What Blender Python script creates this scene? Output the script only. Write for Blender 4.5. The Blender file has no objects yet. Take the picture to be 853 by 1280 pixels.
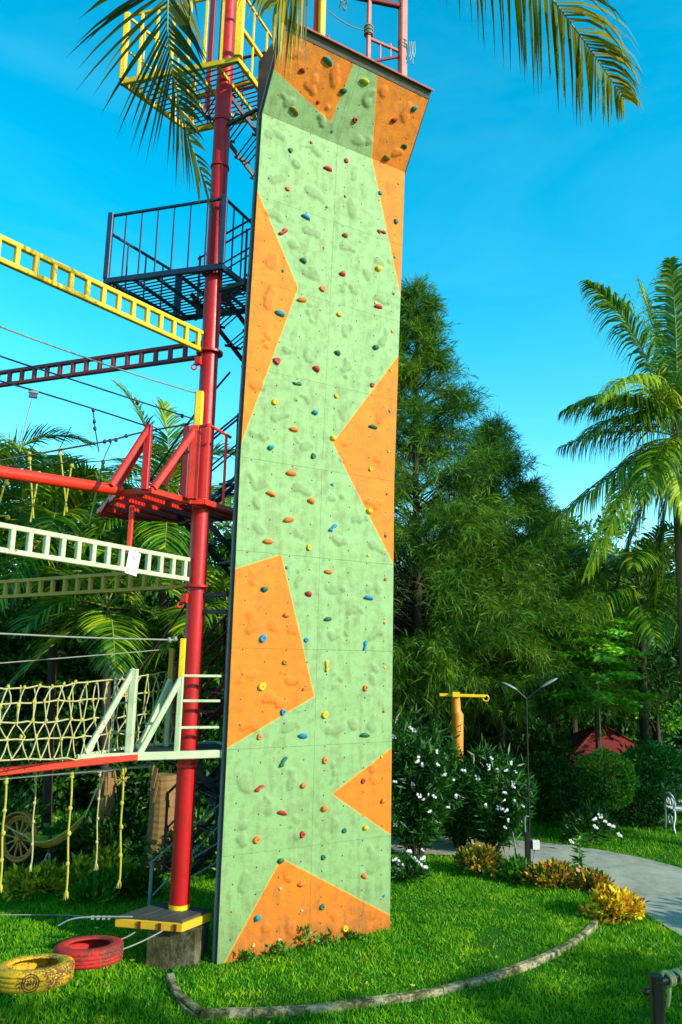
import bpy, math, random
import numpy as np
from mathutils import Vector, Matrix, noise

# ------------------------------------------------------------------ camera, sky, sun, exposure
sc = bpy.context.scene
CAM_H = 2.992; FPX = 956.4; PITCH = 0.17953; ROLL = 0.02191      # focal length in pixels of a 853 x 1280 frame
_f = np.array([0, math.cos(PITCH), math.sin(PITCH)])
_u0 = np.array([0, -math.sin(PITCH), math.cos(PITCH)]); _r0 = np.array([1., 0, 0])
_r = math.cos(ROLL)*_r0 + math.sin(ROLL)*_u0
_u = -math.sin(ROLL)*_r0 + math.cos(ROLL)*_u0
CAMP = np.array([0, 0, CAM_H])
cd = bpy.data.cameras.new('camera'); cam = bpy.data.objects.new('camera', cd)
sc.collection.objects.link(cam); sc.camera = cam
cd.sensor_fit = 'VERTICAL'; cd.sensor_height = 36; cd.lens = FPX/1280*36; cd.clip_start = .05; cd.clip_end = 900
M = Matrix.Identity(4)
for i in range(3):
    M[i][0] = _r[i]; M[i][1] = _u[i]; M[i][2] = -_f[i]; M[i][3] = CAMP[i]
cam.matrix_world = M
sc.render.resolution_x = 682; sc.render.resolution_y = 1024

SUN_AZ = math.radians(60); SUN_EL = math.radians(25)             # sun behind the camera, to the right
SUND = np.array([math.sin(SUN_AZ)*math.cos(SUN_EL), -math.cos(SUN_AZ)*math.cos(SUN_EL), math.sin(SUN_EL)])
world = bpy.data.worlds.new('World'); sc.world = world; world.use_nodes = True
wn = world.node_tree; wn.nodes.clear()
sky = wn.nodes.new('ShaderNodeTexSky'); sky.sky_type = 'NISHITA'; sky.sun_disc = False
sky.sun_elevation = SUN_EL; sky.sun_rotation = math.atan2(SUND[0], SUND[1])
sky.altitude = 0; sky.air_density = 1.0; sky.dust_density = .3; sky.ozone_density = 1.2
hs = wn.nodes.new('ShaderNodeHueSaturation'); hs.inputs['Hue'].default_value = .468
hs.inputs['Saturation'].default_value = 1.56; hs.inputs['Value'].default_value = 1.60
bg = wn.nodes.new('ShaderNodeBackground'); bg.inputs['Strength'].default_value = .15
wo = wn.nodes.new('ShaderNodeOutputWorld')
# thin, even wisps of high cloud over the whole sky
wt = wn.nodes.new('ShaderNodeTexCoord'); wm = wn.nodes.new('ShaderNodeMapping'); wm.inputs['Scale'].default_value = (1.2, 1.2, 5.5); wm.inputs['Rotation'].default_value = (.15, .1, .4)
wx = wn.nodes.new('ShaderNodeTexNoise'); wx.inputs['Scale'].default_value = 1.6; wx.inputs['Detail'].default_value = 7; wx.inputs['Roughness'].default_value = .6; wx.inputs['Distortion'].default_value = .6
wr = wn.nodes.new('ShaderNodeValToRGB'); wr.color_ramp.elements[0].position = .46; wr.color_ramp.elements[0].color = (0, 0, 0, 1); wr.color_ramp.elements[1].position = .80; wr.color_ramp.elements[1].color = (.13, .13, .13, 1)
wc_ = wn.nodes.new('ShaderNodeMix'); wc_.data_type = 'RGBA'; wc_.inputs[7].default_value = (1.3, 4.6, 5.2, 1)
wn.links.new(wt.outputs['Generated'], wm.inputs[0]); wn.links.new(wm.outputs[0], wx.inputs['Vector']); wn.links.new(wx.outputs[0], wr.inputs[0]); wn.links.new(wr.outputs[0], wc_.inputs[0])
wn.links.new(sky.outputs[0], hs.inputs['Color']); wn.links.new(hs.outputs[0], wc_.inputs[6]); wn.links.new(wc_.outputs[2], bg.inputs['Color']); wn.links.new(bg.outputs[0], wo.inputs[0])
sd = bpy.data.lights.new('sun', 'SUN'); sd.energy = 5; sd.angle = math.radians(.5); sd.color = (1, .93, .80)
so = bpy.data.objects.new('sun', sd); sc.collection.objects.link(so)
so.location = (30, -18, 25); so.rotation_euler = Vector(SUND).to_track_quat('Z', 'Y').to_euler()
sc.view_settings.view_transform = 'Standard'; sc.view_settings.look = 'None'
sc.view_settings.exposure = .5; sc.view_settings.gamma = 1; sc.view_settings.use_curve_mapping = False

# ------------------------------------------------------------------ helpers
COL = sc.collection
def ray(x, y): return _f + _r*(x-426.5)/FPX + _u*(640-y)/FPX
def G(x, y, z=0.):                       # where the sight line through a photo point meets height z
    d = ray(x, y); return CAMP + d*((z-CAM_H)/d[2])
def D(x, y, Y):                          # where it meets distance Y
    d = ray(x, y); return CAMP + d*(Y/d[1])
def A(*v): return np.array(v, float)
ZV = A(0, 0, 1)
def unit(v): v = np.asarray(v, float); return v/(np.linalg.norm(v)+1e-12)

ORG = {}
def thing(name, label, cat, loc=(0, 0, 0), group=None, rotz=0):
    o = bpy.data.objects.new(name, None); COL.objects.link(o); o.location = loc; o.rotation_euler = (0, 0, rotz)
    o.empty_display_size = .2
    o['label'] = label; o['category'] = cat
    if group: o['group'] = group
    ORG[o] = A(*loc); return o
def tag(o, label, cat, group=None):
    o['label'] = label; o['category'] = cat
    if group: o['group'] = group
    return o
def link(name, me, parent=None, loc=None):
    o = bpy.data.objects.new(name, me); COL.objects.link(o)
    if parent is not None: o.parent = parent; ORG[o] = ORG[parent]
    else: o.location = loc if loc is not None else (0, 0, 0); ORG[o] = A(*o.location)
    return o

class MB:
    def __init__(s): s.v = []; s.f = []; s.m = []; s.sm = []; s.cur = 0
    def add(s, vs, fs, smooth=False):
        b = len(s.v); s.v.extend([tuple(map(float, q)) for q in vs])
        for f in fs: s.f.append(tuple(b+i for i in f)); s.m.append(s.cur); s.sm.append(smooth)
        return s
    def bar(s, p0, p1, w, h=None, up=ZV, bev=0):
        h = h or w; p0 = A(*p0); p1 = A(*p1); t = unit(p1-p0)
        if abs(np.dot(t, unit(up))) > .97: up = A(1, 0, 0) if abs(t[0]) < .9 else A(0, 1, 0)
        a = unit(np.cross(t, up)); b = np.cross(a, t)
        c = min(w, h)*.14
        prof = [(-w/2+c, -h/2), (w/2-c, -h/2), (w/2, -h/2+c), (w/2, h/2-c), (w/2-c, h/2), (-w/2+c, h/2), (-w/2, h/2-c), (-w/2, -h/2+c)]
        n = 8
        vs = [p0+a*x+b*y for x, y in prof]+[p1+a*x+b*y for x, y in prof]
        fs = [(i, (i+1) % n, n+(i+1) % n, n+i) for i in range(n)]+[tuple(range(n))[::-1], tuple(range(n, 2*n))]
        return s.add(vs, fs)
    def box(s, c, sx, sy, sz, rz=0):
        c = A(*c); t = A(math.cos(rz), math.sin(rz), 0); return s.bar(c-t*sx/2, c+t*sx/2, sy, sz)
    def tube(s, pts, r, seg=8, cap=True, smooth=True):
        pts = [A(*q) for q in pts]; n = len(pts)
        rs = [r]*n if np.isscalar(r) else list(r)
        tang = [unit(pts[min(i+1, n-1)]-pts[max(i-1, 0)]) for i in range(n)]
        ref = A(0, 0, 1) if abs(tang[0][2]) < .9 else A(1, 0, 0)
        a = unit(np.cross(tang[0], ref)); vs = []
        for i in range(n):
            a = unit(a-tang[i]*np.dot(a, tang[i])); b = np.cross(tang[i], a)
            for k in range(seg):
                t = 2*math.pi*k/seg; vs.append(pts[i]+rs[i]*(a*math.cos(t)+b*math.sin(t)))
        fs = [(i*seg+k, i*seg+(k+1) % seg, (i+1)*seg+(k+1) % seg, (i+1)*seg+k) for i in range(n-1) for k in range(seg)]
        s.add(vs, fs, smooth)
        if cap:
            s.add([vs[k] for k in range(seg)], [tuple(range(seg))[::-1]]); s.add([vs[(n-1)*seg+k] for k in range(seg)], [tuple(range(seg))])
        return s
    def ball(s, c, r, seg=8, rings=5, sq=(1, 1, 1), jit=0, rng=random):
        c = A(*c); vs = [c+A(0, 0, r*sq[2])]
        for i in range(1, rings):
            t = math.pi*i/rings
            for k in range(seg):
                p = 2*math.pi*k/seg; q = r*(1+rng.uniform(-jit, jit))
                vs.append(c+A(q*sq[0]*math.sin(t)*math.cos(p), q*sq[1]*math.sin(t)*math.sin(p), q*sq[2]*math.cos(t)))
        vs.append(c-A(0, 0, r*sq[2])); fs = [(0, 1+k, 1+(k+1) % seg) for k in range(seg)]
        for i in range(rings-2):
            for k in range(seg): fs.append((1+i*seg+k, 1+(i+1)*seg+k, 1+(i+1)*seg+(k+1) % seg, 1+i*seg+(k+1) % seg))
        b = 1+(rings-2)*seg; e = len(vs)-1
        fs += [(b+(k+1) % seg, b+k, e) for k in range(seg)]
        return s.add(vs, fs, True)
    def torus(s, c, R, r, ax, seg=24, ts=8):
        ax = unit(ax); a = unit(np.cross(ax, A(0, 0, 1) if abs(ax[2]) < .9 else A(1, 0, 0))); b = np.cross(ax, a); c = A(*c); vs = []
        for i in range(seg):
            t = 2*math.pi*i/seg; e = a*math.cos(t)+b*math.sin(t)
            for k in range(ts):
                p = 2*math.pi*k/ts; vs.append(c+e*(R+r*math.cos(p))+ax*r*math.sin(p))
        fs = [(i*ts+k, ((i+1) % seg)*ts+k, ((i+1) % seg)*ts+(k+1) % ts, i*ts+(k+1) % ts) for i in range(seg) for k in range(ts)]
        return s.add(vs, fs, True)
    def mesh(s, name, mats, off=None):
        me = bpy.data.meshes.new(name); off = A(0, 0, 0) if off is None else off
        me.from_pydata([tuple(A(*q)-off) for q in s.v], [], s.f)
        for m in (mats if isinstance(mats, (list, tuple)) else [mats]): me.materials.append(m)
        me.polygons.foreach_set('material_index', s.m); me.polygons.foreach_set('use_smooth', s.sm); me.update()
        return me
    def build(s, name, mats, parent=None, loc=None, local=False):
        off = A(0, 0, 0) if local else (ORG[parent] if parent is not None else A(*(loc if loc is not None else (0, 0, 0))))
        return link(name, s.mesh(name, mats, off), parent, loc)

def mesh_np(name, V, mat, parent=None, loc=None, kv=4, smooth=False):
    """V: (n, kv, 3) world coordinates, one face per row"""
    off = ORG[parent] if parent is not None else A(*(loc if loc is not None else (0, 0, 0)))
    n = len(V); me = bpy.data.meshes.new(name)
    me.vertices.add(n*kv); me.vertices.foreach_set('co', (V-off).reshape(-1).astype(np.float32))
    me.loops.add(n*kv); me.loops.foreach_set('vertex_index', np.arange(n*kv, dtype=np.int32))
    me.polygons.add(n); me.polygons.foreach_set('loop_start', np.arange(0, n*kv, kv, dtype=np.int32))
    me.polygons.foreach_set('loop_total', np.full(n, kv, dtype=np.int32))
    me.materials.append(mat); me.update(calc_edges=True)
    return link(name, me, parent, loc)

# ------------------------------------------------------------------ materials
def nodes(name):
    m = bpy.data.materials.new(name); m.use_nodes = True; nt = m.node_tree; nt.nodes.clear()
    out = nt.nodes.new('ShaderNodeOutputMaterial'); b = nt.nodes.new('ShaderNodeBsdfPrincipled'); nt.links.new(b.outputs[0], out.inputs[0])
    return m, nt, b
def N(nt, t, **k):
    n = nt.nodes.new(t)
    for a, v in k.items(): setattr(n, a, v)
    return n
def val(nt, sock, v):
    if isinstance(v, (int, float)): sock.default_value = v
    elif isinstance(v, (tuple, list)): sock.default_value = tuple(v)+((1,) if len(v) == 3 else ())
    else: nt.links.new(v, sock)
def math_(nt, op, a, b=0., c=0.):
    n = N(nt, 'ShaderNodeMath', operation=op); val(nt, n.inputs[0], a); val(nt, n.inputs[1], b); val(nt, n.inputs[2], c); return n.outputs[0]
def mix(nt, fac, a, b, mode='MIX'):
    n = N(nt, 'ShaderNodeMix', data_type='RGBA', blend_type=mode)
    val(nt, n.inputs[0], fac); val(nt, n.inputs[6], a); val(nt, n.inputs[7], b); return n.outputs[2]
def ramp(nt, fac, stops, interp='LINEAR'):
    n = N(nt, 'ShaderNodeValToRGB'); n.color_ramp.interpolation = interp; e = n.color_ramp.elements
    while len(e) < len(stops): e.new(.5)
    for x, (p, c) in zip(e, stops): x.position = p; x.color = tuple(c)+((1,) if len(c) == 3 else ())
    val(nt, n.inputs[0], fac); return n.outputs[0]
def noise_(nt, scale, detail=4, vec=None, rough=.6, dist=0):
    n = N(nt, 'ShaderNodeTexNoise'); n.inputs['Scale'].default_value = scale; n.inputs['Detail'].default_value = detail
    n.inputs['Roughness'].default_value = rough; n.inputs['Distortion'].default_value = dist
    if vec is not None: nt.links.new(vec, n.inputs['Vector'])
    return n.outputs[0]
def coord(nt, which='Object', scale=None):
    t = N(nt, 'ShaderNodeTexCoord').outputs[which]
    if scale:
        mp = N(nt, 'ShaderNodeMapping'); mp.inputs['Scale'].default_value = scale; nt.links.new(t, mp.inputs[0]); t = mp.outputs[0]
    return t
def bump(nt, b, h, strength=.3, dist=.01):
    n = N(nt, 'ShaderNodeBump'); n.inputs['Strength'].default_value = strength; n.inputs['Distance'].default_value = dist
    nt.links.new(h, n.inputs['Height']); nt.links.new(n.outputs[0], b.inputs['Normal'])
ALB = .82
def worn(name, col, dirt=(.06, .035, .015), rough=.45, scale=6, amt=.45, bs=.15, metal=0, grain=None, spec=.4, chip=0, chipt=.70):
    """painted or raw surface with patchy tone, dirt blotches and fine relief"""
    col = tuple(x*ALB for x in col); dirt = tuple(x*ALB for x in dirt); m, nt, b = nodes(name); v = coord(nt, 'Object', grain)
    n1 = noise_(nt, scale, 6, v); n2 = noise_(nt, scale*5, 5, v, .7)
    c = mix(nt, ramp(nt, n1, [(.3, (0, 0, 0)), (.75, (1, 1, 1))]), tuple(x*.78 for x in col), tuple(min(1, x*1.15) for x in col))
    d = ramp(nt, math_(nt, 'MULTIPLY', n1, n2), [(.30, (0, 0, 0)), (.45, (1, 1, 1))])
    c = mix(nt, math_(nt, 'MULTIPLY', d, amt), c, dirt)
    if chip:
        n3 = noise_(nt, scale*9, 4, v, .8); n4 = noise_(nt, scale*.8, 3, v); k_ = ramp(nt, math_(nt, 'ADD', math_(nt, 'MULTIPLY', n3, .75), math_(nt, 'MULTIPLY', n4, .45)), [(chipt, (0, 0, 0)), (chipt+.035, (1, 1, 1))]); c = mix(nt, math_(nt, 'MULTIPLY', k_, chip), c, (.06, .028, .014))
    nt.links.new(c, b.inputs['Base Color']); val(nt, b.inputs['Roughness'], ramp(nt, n2, [(.2, (rough*.75,)*3), (.8, (min(1, rough*1.3),)*3)]))
    b.inputs['Metallic'].default_value = metal; b.inputs['Specular IOR Level'].default_value = spec
    bump(nt, b, n2, bs, .01); return m
def stained(name, stops, scale, grain=None, rough=.95, bs=1.0):
    """old concrete: patches of bare, mossy and blackened surface"""
    m, nt, b = nodes(name); v = coord(nt, 'Object', grain); n1 = noise_(nt, scale, 8, v, .75, .4); n2 = noise_(nt, scale*6, 6, v, .75)
    f = math_(nt, 'ADD', math_(nt, 'MULTIPLY', n1, .7), math_(nt, 'MULTIPLY', n2, .3)); nt.links.new(ramp(nt, f, stops), b.inputs['Base Color'])
    b.inputs['Roughness'].default_value = rough; b.inputs['Specular IOR Level'].default_value = .15; bump(nt, b, f, bs, .03); return m
def leafy(name, stops, rough=.5, trans=.35, spec=.35, patch=None):
    """leaf material: each leaf takes its own tone, light passes through the blade"""
    m, nt, b = nodes(name)
    r = N(nt, 'ShaderNodeNewGeometry').outputs['Random Per Island']
    f = r
    if patch:
        n = noise_(nt, patch, 3, coord(nt, 'Object')); f = math_(nt, 'ADD', math_(nt, 'MULTIPLY', r, .55), math_(nt, 'MULTIPLY', math_(nt, 'SUBTRACT', n, .28), 1.0))
    c = ramp(nt, f, stops); nt.links.new(c, b.inputs['Base Color'])
    b.inputs['Roughness'].default_value = rough; b.inputs['Specular IOR Level'].default_value = spec
    t = N(nt, 'ShaderNodeBsdfTranslucent'); nt.links.new(mix(nt, .5, c, (.22, .42, .02), 'MIX') if False else c, t.inputs['Color'])
    mx = N(nt, 'ShaderNodeMixShader'); mx.inputs[0].default_value = trans
    nt.links.new(b.outputs[0], mx.inputs[1]); nt.links.new(t.outputs[0], mx.inputs[2])
    nt.links.new(mx.outputs[0], [n for n in nt.nodes if n.type == 'OUTPUT_MATERIAL'][0].inputs[0]); return m

MT = {}
MT['red'] = worn('red_paint', (.50, .006, .008), (.10, .01, .008), .40, 3, .5, .10, chip=.8, chipt=.68)
MT['brightred'] = worn('bright_red_paint', (.78, .035, .012), (.16, .02, .01), .38, 5, .45, .12, chip=.85)
MT['maroon'] = worn('maroon_paint', (.20, .012, .016), (.05, .012, .01), .45, 5, .4, .12, chip=.8)
MT['yellow'] = worn('yellow_paint', (.92, .60, .006), (.25, .12, .01), .4, 6, .4, .12, chip=.85)
MT['olive'] = worn('ochre_paint', (.50, .30, .012), (.16, .08, .01), .45, 6, .5, .1)
MT['cream'] = worn('cream_paint', (.50, .62, .36), (.28, .19, .06), .5, 5, .6, .15, chip=.9)
MT['blue'] = worn('dark_blue_paint', (.012, .035, .09), (.03, .025, .02), .42, 6, .4, .12, chip=.7)
MT['steel'] = worn('dark_steel', (.016, .022, .03), (.045, .022, .012), .5, 6, .6, .15)
MT['greysteel'] = worn('grey_steel', (.17, .25, .27), (.06, .045, .03), .45, 5, .4, .1)
MT['pink'] = worn('faded_red_paint', (.58, .16, .12), (.25, .08, .05), .5, 5, .4, .1)
MT['black'] = worn('black_paint', (.012, .012, .012), (.03, .025, .02), .4, 8, .4, .1)
MT['rope'] = worn('cream_rope', (.48, .46, .20), (.22, .18, .06), .85, 30, .4, .5)
MT['yrope'] = worn('yellow_rope', (.46, .42, .05), (.22, .17, .03), .85, 30, .4, .5)
MT['wire'] = worn('dark_wire', (.02, .022, .025), (.03, .02, .015), .45, 20, .3, .1, .4)
MT['palewire'] = worn('pale_wire', (.24, .27, .21), (.12, .11, .07), .6, 20, .3, .1)
MT['concrete'] = worn('weathered_concrete', (.17, .135, .065), (.022, .024, .008), .9, 5, .9, .6)
MT['kerb'] = worn('mossy_kerb_concrete', (.26, .20, .075), (.018, .028, .005), .95, 7, 1.0, 1.0)
MT['wood'] = worn('yellow_painted_board', (.72, .42, .012), (.14, .08, .02), .6, 7, .6, .25, 0, (1, 6, 6))
MT['deck'] = worn('dark_deck', (.05, .06, .05), (.03, .022, .015), .6, 7, .5, .2)
MT['palmtrunk'] = worn('palm_trunk', (.26, .19, .11), (.06, .045, .025), .9, 6, .7, .7, 0, (1, 1, 5))
MT['palmtan'] = worn('tan_palm_base', (.27, .15, .045), (.03, .02, .008), .85, 5, .7, .6, 0, (1, 1, 7))
MT['bark'] = worn('dark_bark', (.035, .024, .015), (.018, .014, .008), .9, 7, .6, .7, 0, (1, 1, .3))
MT['cartwood'] = worn('varnished_cart_wood', (.42, .19, .03), (.10, .04, .012), .5, 9, .5, .2)
MT['white'] = worn('white_paint', (.75, .76, .72), (.35, .33, .26), .45, 7, .3, .1)
MT['tyrered'] = worn('red_painted_tyre', (.60, .018, .012), (.05, .02, .016), .8, 7, .95, .5, chip=.92, chipt=.615)
MT['tyreyellow'] = worn('yellow_painted_tyre', (.78, .46, .006), (.07, .05, .012), .8, 7, .95, .5, chip=.92, chipt=.615)
MT['rubber'] = worn('bare_rubber', (.02, .02, .018), (.04, .03, .02), .8, 9, .4, .3)
MT['roof'] = worn('red_roof', (.20, .022, .016), (.05, .02, .015), .7, 4, .5, .3)
MT['orange'] = worn('orange_post_paint', (.75, .27, .012), (.28, .08, .02), .5, 5, .6, .15)
MT['path'] = worn('concrete_path', (.30, .34, .27), (.085, .085, .055), .9, 1.6, .8, .35)
MT['soil'] = worn('brown_soil', (.11, .075, .035), (.05, .04, .018), .95, 2.0, .7, .7)
MT['greystrip'] = worn('grey_cap_board', (.12, .125, .11), (.05, .05, .04), .8, 12, .6, .3)
MT['petal'] = leafy('white_petals', [(0, (.75, .70, .72)), (1, (.85, .83, .84))], .6, .25)
MT['cloth'] = worn('pale_blue_cloth', (.45, .62, .66), (.3, .35, .35), .8, 9, .3, .2)
MT['lampglass'] = worn('lamp_head_grey', (.20, .26, .24), (.15, .18, .16), .35, 9, .3, .05)

MT['palm'] = leafy('palm_leaflet', [(0, (.018, .10, .004)), (.45, (.06, .20, .006)), (.8, (.22, .36, .008)), (1, (.46, .44, .02))], .38, .32, .45)
MT['palmbright'] = leafy('bright_palm_leaflet', [(0, (.18, .34, .006)), (.6, (.40, .55, .010)), (1, (.60, .62, .03))], .4, .38, .4)  # brighter, yellower leaflet tone used on a few fronds
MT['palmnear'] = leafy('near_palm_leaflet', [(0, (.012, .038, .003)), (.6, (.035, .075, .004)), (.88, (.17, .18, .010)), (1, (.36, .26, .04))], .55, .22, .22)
MT['palmdry'] = leafy('yellow_near_leaflet', [(0, (.04, .075, .004)), (.5, (.13, .16, .006)), (.8, (.36, .33, .012)), (1, (.55, .38, .05))], .5, .3, .25)  # yellow-green to brown leaflets for two of the near fronds
MT['rachis'] = worn('palm_rachis', (.24, .30, .05), (.2, .12, .03), .5, 8, .4, .1)
MT['casuarina'] = leafy('casuarina_needles', [(0, (.008, .055, .008)), (.4, (.030, .12, .008)), (.72, (.11, .24, .006)), (1, (.28, .36, .008))], .6, .3, .2, .55)
MT['casuarina_olive'] = leafy('olive_casuarina_needles', [(0, (.05, .12, .005)), (.5, (.13, .23, .006)), (1, (.30, .36, .010))], .6, .32, .2, .6)
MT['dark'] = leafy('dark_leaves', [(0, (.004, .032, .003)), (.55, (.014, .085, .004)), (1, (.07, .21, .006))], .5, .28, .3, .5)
MT['mid'] = leafy('green_leaves', [(0, (.012, .09, .004)), (.5, (.045, .20, .006)), (1, (.16, .36, .010))], .45, .32, .35, .7)
MT['bright'] = leafy('bright_leaves', [(0, (.04, .22, .006)), (.6, (.11, .42, .010)), (1, (.30, .60, .02))], .45, .35, .35)
MT['topiary'] = leafy('clipped_leaves', [(0, (.02, .11, .004)), (.5, (.07, .26, .006)), (1, (.28, .50, .012))], .4, .28, .4)
MT['topiary2'] = leafy('glossy_clipped_leaves', [(0, (.010, .09, .008)), (.6, (.022, .18, .010)), (1, (.07, .32, .014))], .35, .25, .45)
MT['oleander'] = leafy('oleander_leaves', [(0, (.005, .048, .006)), (.6, (.014, .10, .008)), (1, (.05, .20, .010))], .42, .25, .4)
MT['croton'] = leafy('croton_leaves', [(0, (.10, .20, .006)), (.18, (.50, .09, .012)), (.32, (.70, .36, .010)), (.6, (.85, .66, .012)), (.85, (.80, .72, .04)), (1, (.62, .13, .02))], .38, .35, .4)
MT['croton2'] = leafy('reddish_croton_leaves', [(0, (.02, .12, .006)), (.35, (.16, .22, .008)), (.6, (.50, .17, .03)), (.8, (.62, .44, .02)), (1, (.42, .06, .03))], .4, .35, .4)
MT['hedgeyellow'] = leafy('yellow_hedge_leaves', [(0, (.03, .12, .005)), (.35, (.16, .26, .006)), (.65, (.60, .52, .010)), (1, (.75, .62, .03))], .45, .35, .35)
MT['grass'] = leafy('grass_blades', [(0, (.005, .075, .0005)), (.26, (.026, .21, .001)), (.56, (.13, .43, .001)), (.80, (.32, .52, .002)), (1, (.50, .46, .03))], .55, .35, .25, 1.7)

MT['kerb'] = stained('old_kerb_concrete', [(.34, (.018, .022, .008)), (.44, (.06, .065, .022)), (.50, (.15, .14, .065)), (.56, (.36, .33, .20)), (.64, (.22, .21, .12))], 6, None, .95, .6)
MT['concrete'] = stained('blackened_concrete', [(.36, (.016, .016, .007)), (.48, (.06, .055, .022)), (.58, (.15, .14, .09)), (.68, (.22, .20, .13))], 5, (1.2, 1.2, .7))
MT['path'] = stained('worn_concrete_path', [(.36, (.15, .165, .13)), (.47, (.27, .29, .225)), (.56, (.33, .345, .26)), (.66, (.44, .43, .31))], 1.1, None, .9, .4)

# ------------------------------------------------------------------ ground, lawn, kerb, path
def structure(o): o['kind'] = 'structure'; return o
def ground_mat():
    m, nt, b = nodes('ground_turf'); v = coord(nt, 'Object')
    n1 = noise_(nt, .5, 5, v); n2 = noise_(nt, 14, 6, v, .75)
    c = ramp(nt, n2, [(.3, (.010, .06, .002)), (.6, (.025, .14, .003)), (.8, (.08, .17, .008))])
    c = mix(nt, ramp(nt, n1, [(.55, (0, 0, 0)), (.75, (.7, .7, .7))]), c, (.06, .05, .02))
    nt.links.new(c, b.inputs['Base Color']); b.inputs['Roughness'].default_value = .95; b.inputs['Specular IOR Level'].default_value = .1
    bump(nt, b, n2, .8, .05); return m
MT['ground'] = ground_mat()
m = MB(); R_ = 400
m.add([(-R_, -R_, 0), (R_, -R_, 0), (R_, R_, 0), (-R_, R_, 0)], [(0, 1, 2, 3)])
structure(m.build('ground', MT['ground']))

def smooth_line(pts, n=8):
    pts = [A(*p) for p in pts]; out = []
    for i in range(len(pts)-1):
        p0 = pts[max(i-1, 0)]; p1 = pts[i]; p2 = pts[i+1]; p3 = pts[min(i+2, len(pts)-1)]
        for k in range(n):
            t = k/n; out.append(.5*((2*p1)+(-p0+p2)*t+(2*p0-5*p1+4*p2-p3)*t*t+(-p0+3*p1-3*p2+p3)*t**3))
    return out+[pts[-1]]

# kerb of old concrete round the raised lawn in front of the wall
LAWN_Z = .04
KZ = .045
kerb_px = [(213, 1218), (222, 1240), (243, 1263), (290, 1264), (380, 1259), (470, 1249), (560, 1234), (640, 1211), (700, 1186), (740, 1158), (748, 1140), (738, 1122)]
kerb_w = [G(x, y, KZ)[:2] for x, y in kerb_px]
kl = smooth_line([A(p[0], p[1], 0) for p in kerb_w], 22)
def kerb():
    m = MB(); vs = []; n = len(kl)
    for i, p in enumerate(kl):
        t = unit(kl[min(i+1, n-1)]-kl[max(i-1, 0)]); s = A(t[1], -t[0], 0)      # s points out of the bed
        ns = lambda k: (noise.noise(Vector((p[0]*4.1+k*7, p[1]*4.1, k)))*.008+noise.noise(Vector((p[0]*17+k*7, p[1]*17, k)))*.007)
        prof = [(.030, -.05), (.030, KZ-.02), (.024, KZ-.01), (-.022, KZ-.01), (-.028, KZ-.02), (-.028, -.05)]
        for a, z in prof: vs.append(p+s*a+A(0, 0, z))
    k = 6
    fs = [(i*k+j, (i+1)*k+j, (i+1)*k+(j+1) % k, i*k+(j+1) % k) for i in range(n-1) for j in range(k)]
    m.add(vs, fs, False); m.add(vs[:k], [tuple(range(k))]); m.add(vs[-k:], [tuple(range(k))[::-1]])
    base = structure(m.build('kerb', MT['kerb']))
    rk = random.Random(8); seg = [kl[0]]; acc = 0.
    for i in range(1, n):
        acc += np.linalg.norm(kl[i]-kl[i-1])
        if acc > .42 or i == n-1: seg.append(kl[i]); acc = 0.
    for a, b in zip(seg[:-1], seg[1:]):
        t = unit(b-a); z0 = KZ-.028+rk.uniform(-.004, .004); s = A(t[1], -t[0], 0)*rk.uniform(-.004, .004)
        MB().bar(a+s+t*.002+ZV*z0, b+s-t*.002+ZV*(z0+rk.uniform(-.004, .004)), .074+rk.uniform(-.004, .004), .085).build('kerb_stone', MT['kerb'], base)
    return base
kerb()
# raised lawn bed inside the kerb
inner = [A(p[0], p[1], LAWN_Z) for p in kl]
bed_poly = inner+[A(3.15, 10.9, LAWN_Z), A(2.3, 11.9, LAWN_Z), A(.4, 12.2, LAWN_Z), A(-1.0, 10.2, LAWN_Z), A(-1.45, 8.4, LAWN_Z)]
m = MB(); n = len(bed_poly); m.add(bed_poly, [tuple(range(n))]); m.add(bed_poly+[p-A(0, 0, .08) for p in bed_poly], [(i, (i+1) % n, n+(i+1) % n, n+i) for i in range(n)])
structure(m.build('lawn', MT['ground']))

def ribbon(name, pts, widths, z, mat):
    P = smooth_line([A(x, y, z) for x, y in pts], 8); n = len(P); W = np.interp(np.linspace(0, 1, n), np.linspace(0, 1, len(widths)), widths); vs = []
    for i, p in enumerate(P):
        t = unit(P[min(i+1, n-1)]-P[max(i-1, 0)]); s = A(-t[1], t[0], 0)
        w = W[i]/2+.03*noise.noise(Vector((p[0]*2, p[1]*2, 1)))
        vs += [p-s*w, p-s*w*.3, p+s*w*.3, p+s*w]
    fs = [(i*4+j, (i+1)*4+j, (i+1)*4+j+1, i*4+j+1) for i in range(n-1) for j in range(3)]
    return MB().add(vs, fs).build(name, mat)
structure(ribbon('path', [(-2.5, 13.3), (.5, 12.95), (2.4, 12.7), (3.6, 12.25), (4.35, 11.2), (4.75, 9.6), (4.9, 7.6), (4.7, 5.0), (4.6, 2)], [1.15, 1.15, 1.25, 1.45, 1.8, 2.0, 2.1, 1.9, 1.8], .012, MT['path']))
structure(ribbon('dirt_path', [(-9, 11.7), (-5.2, 11.2), (-3.2, 11.7), (-1.5, 13.0)], [1.0, .95, .9, .8], .008, MT['soil']))

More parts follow.
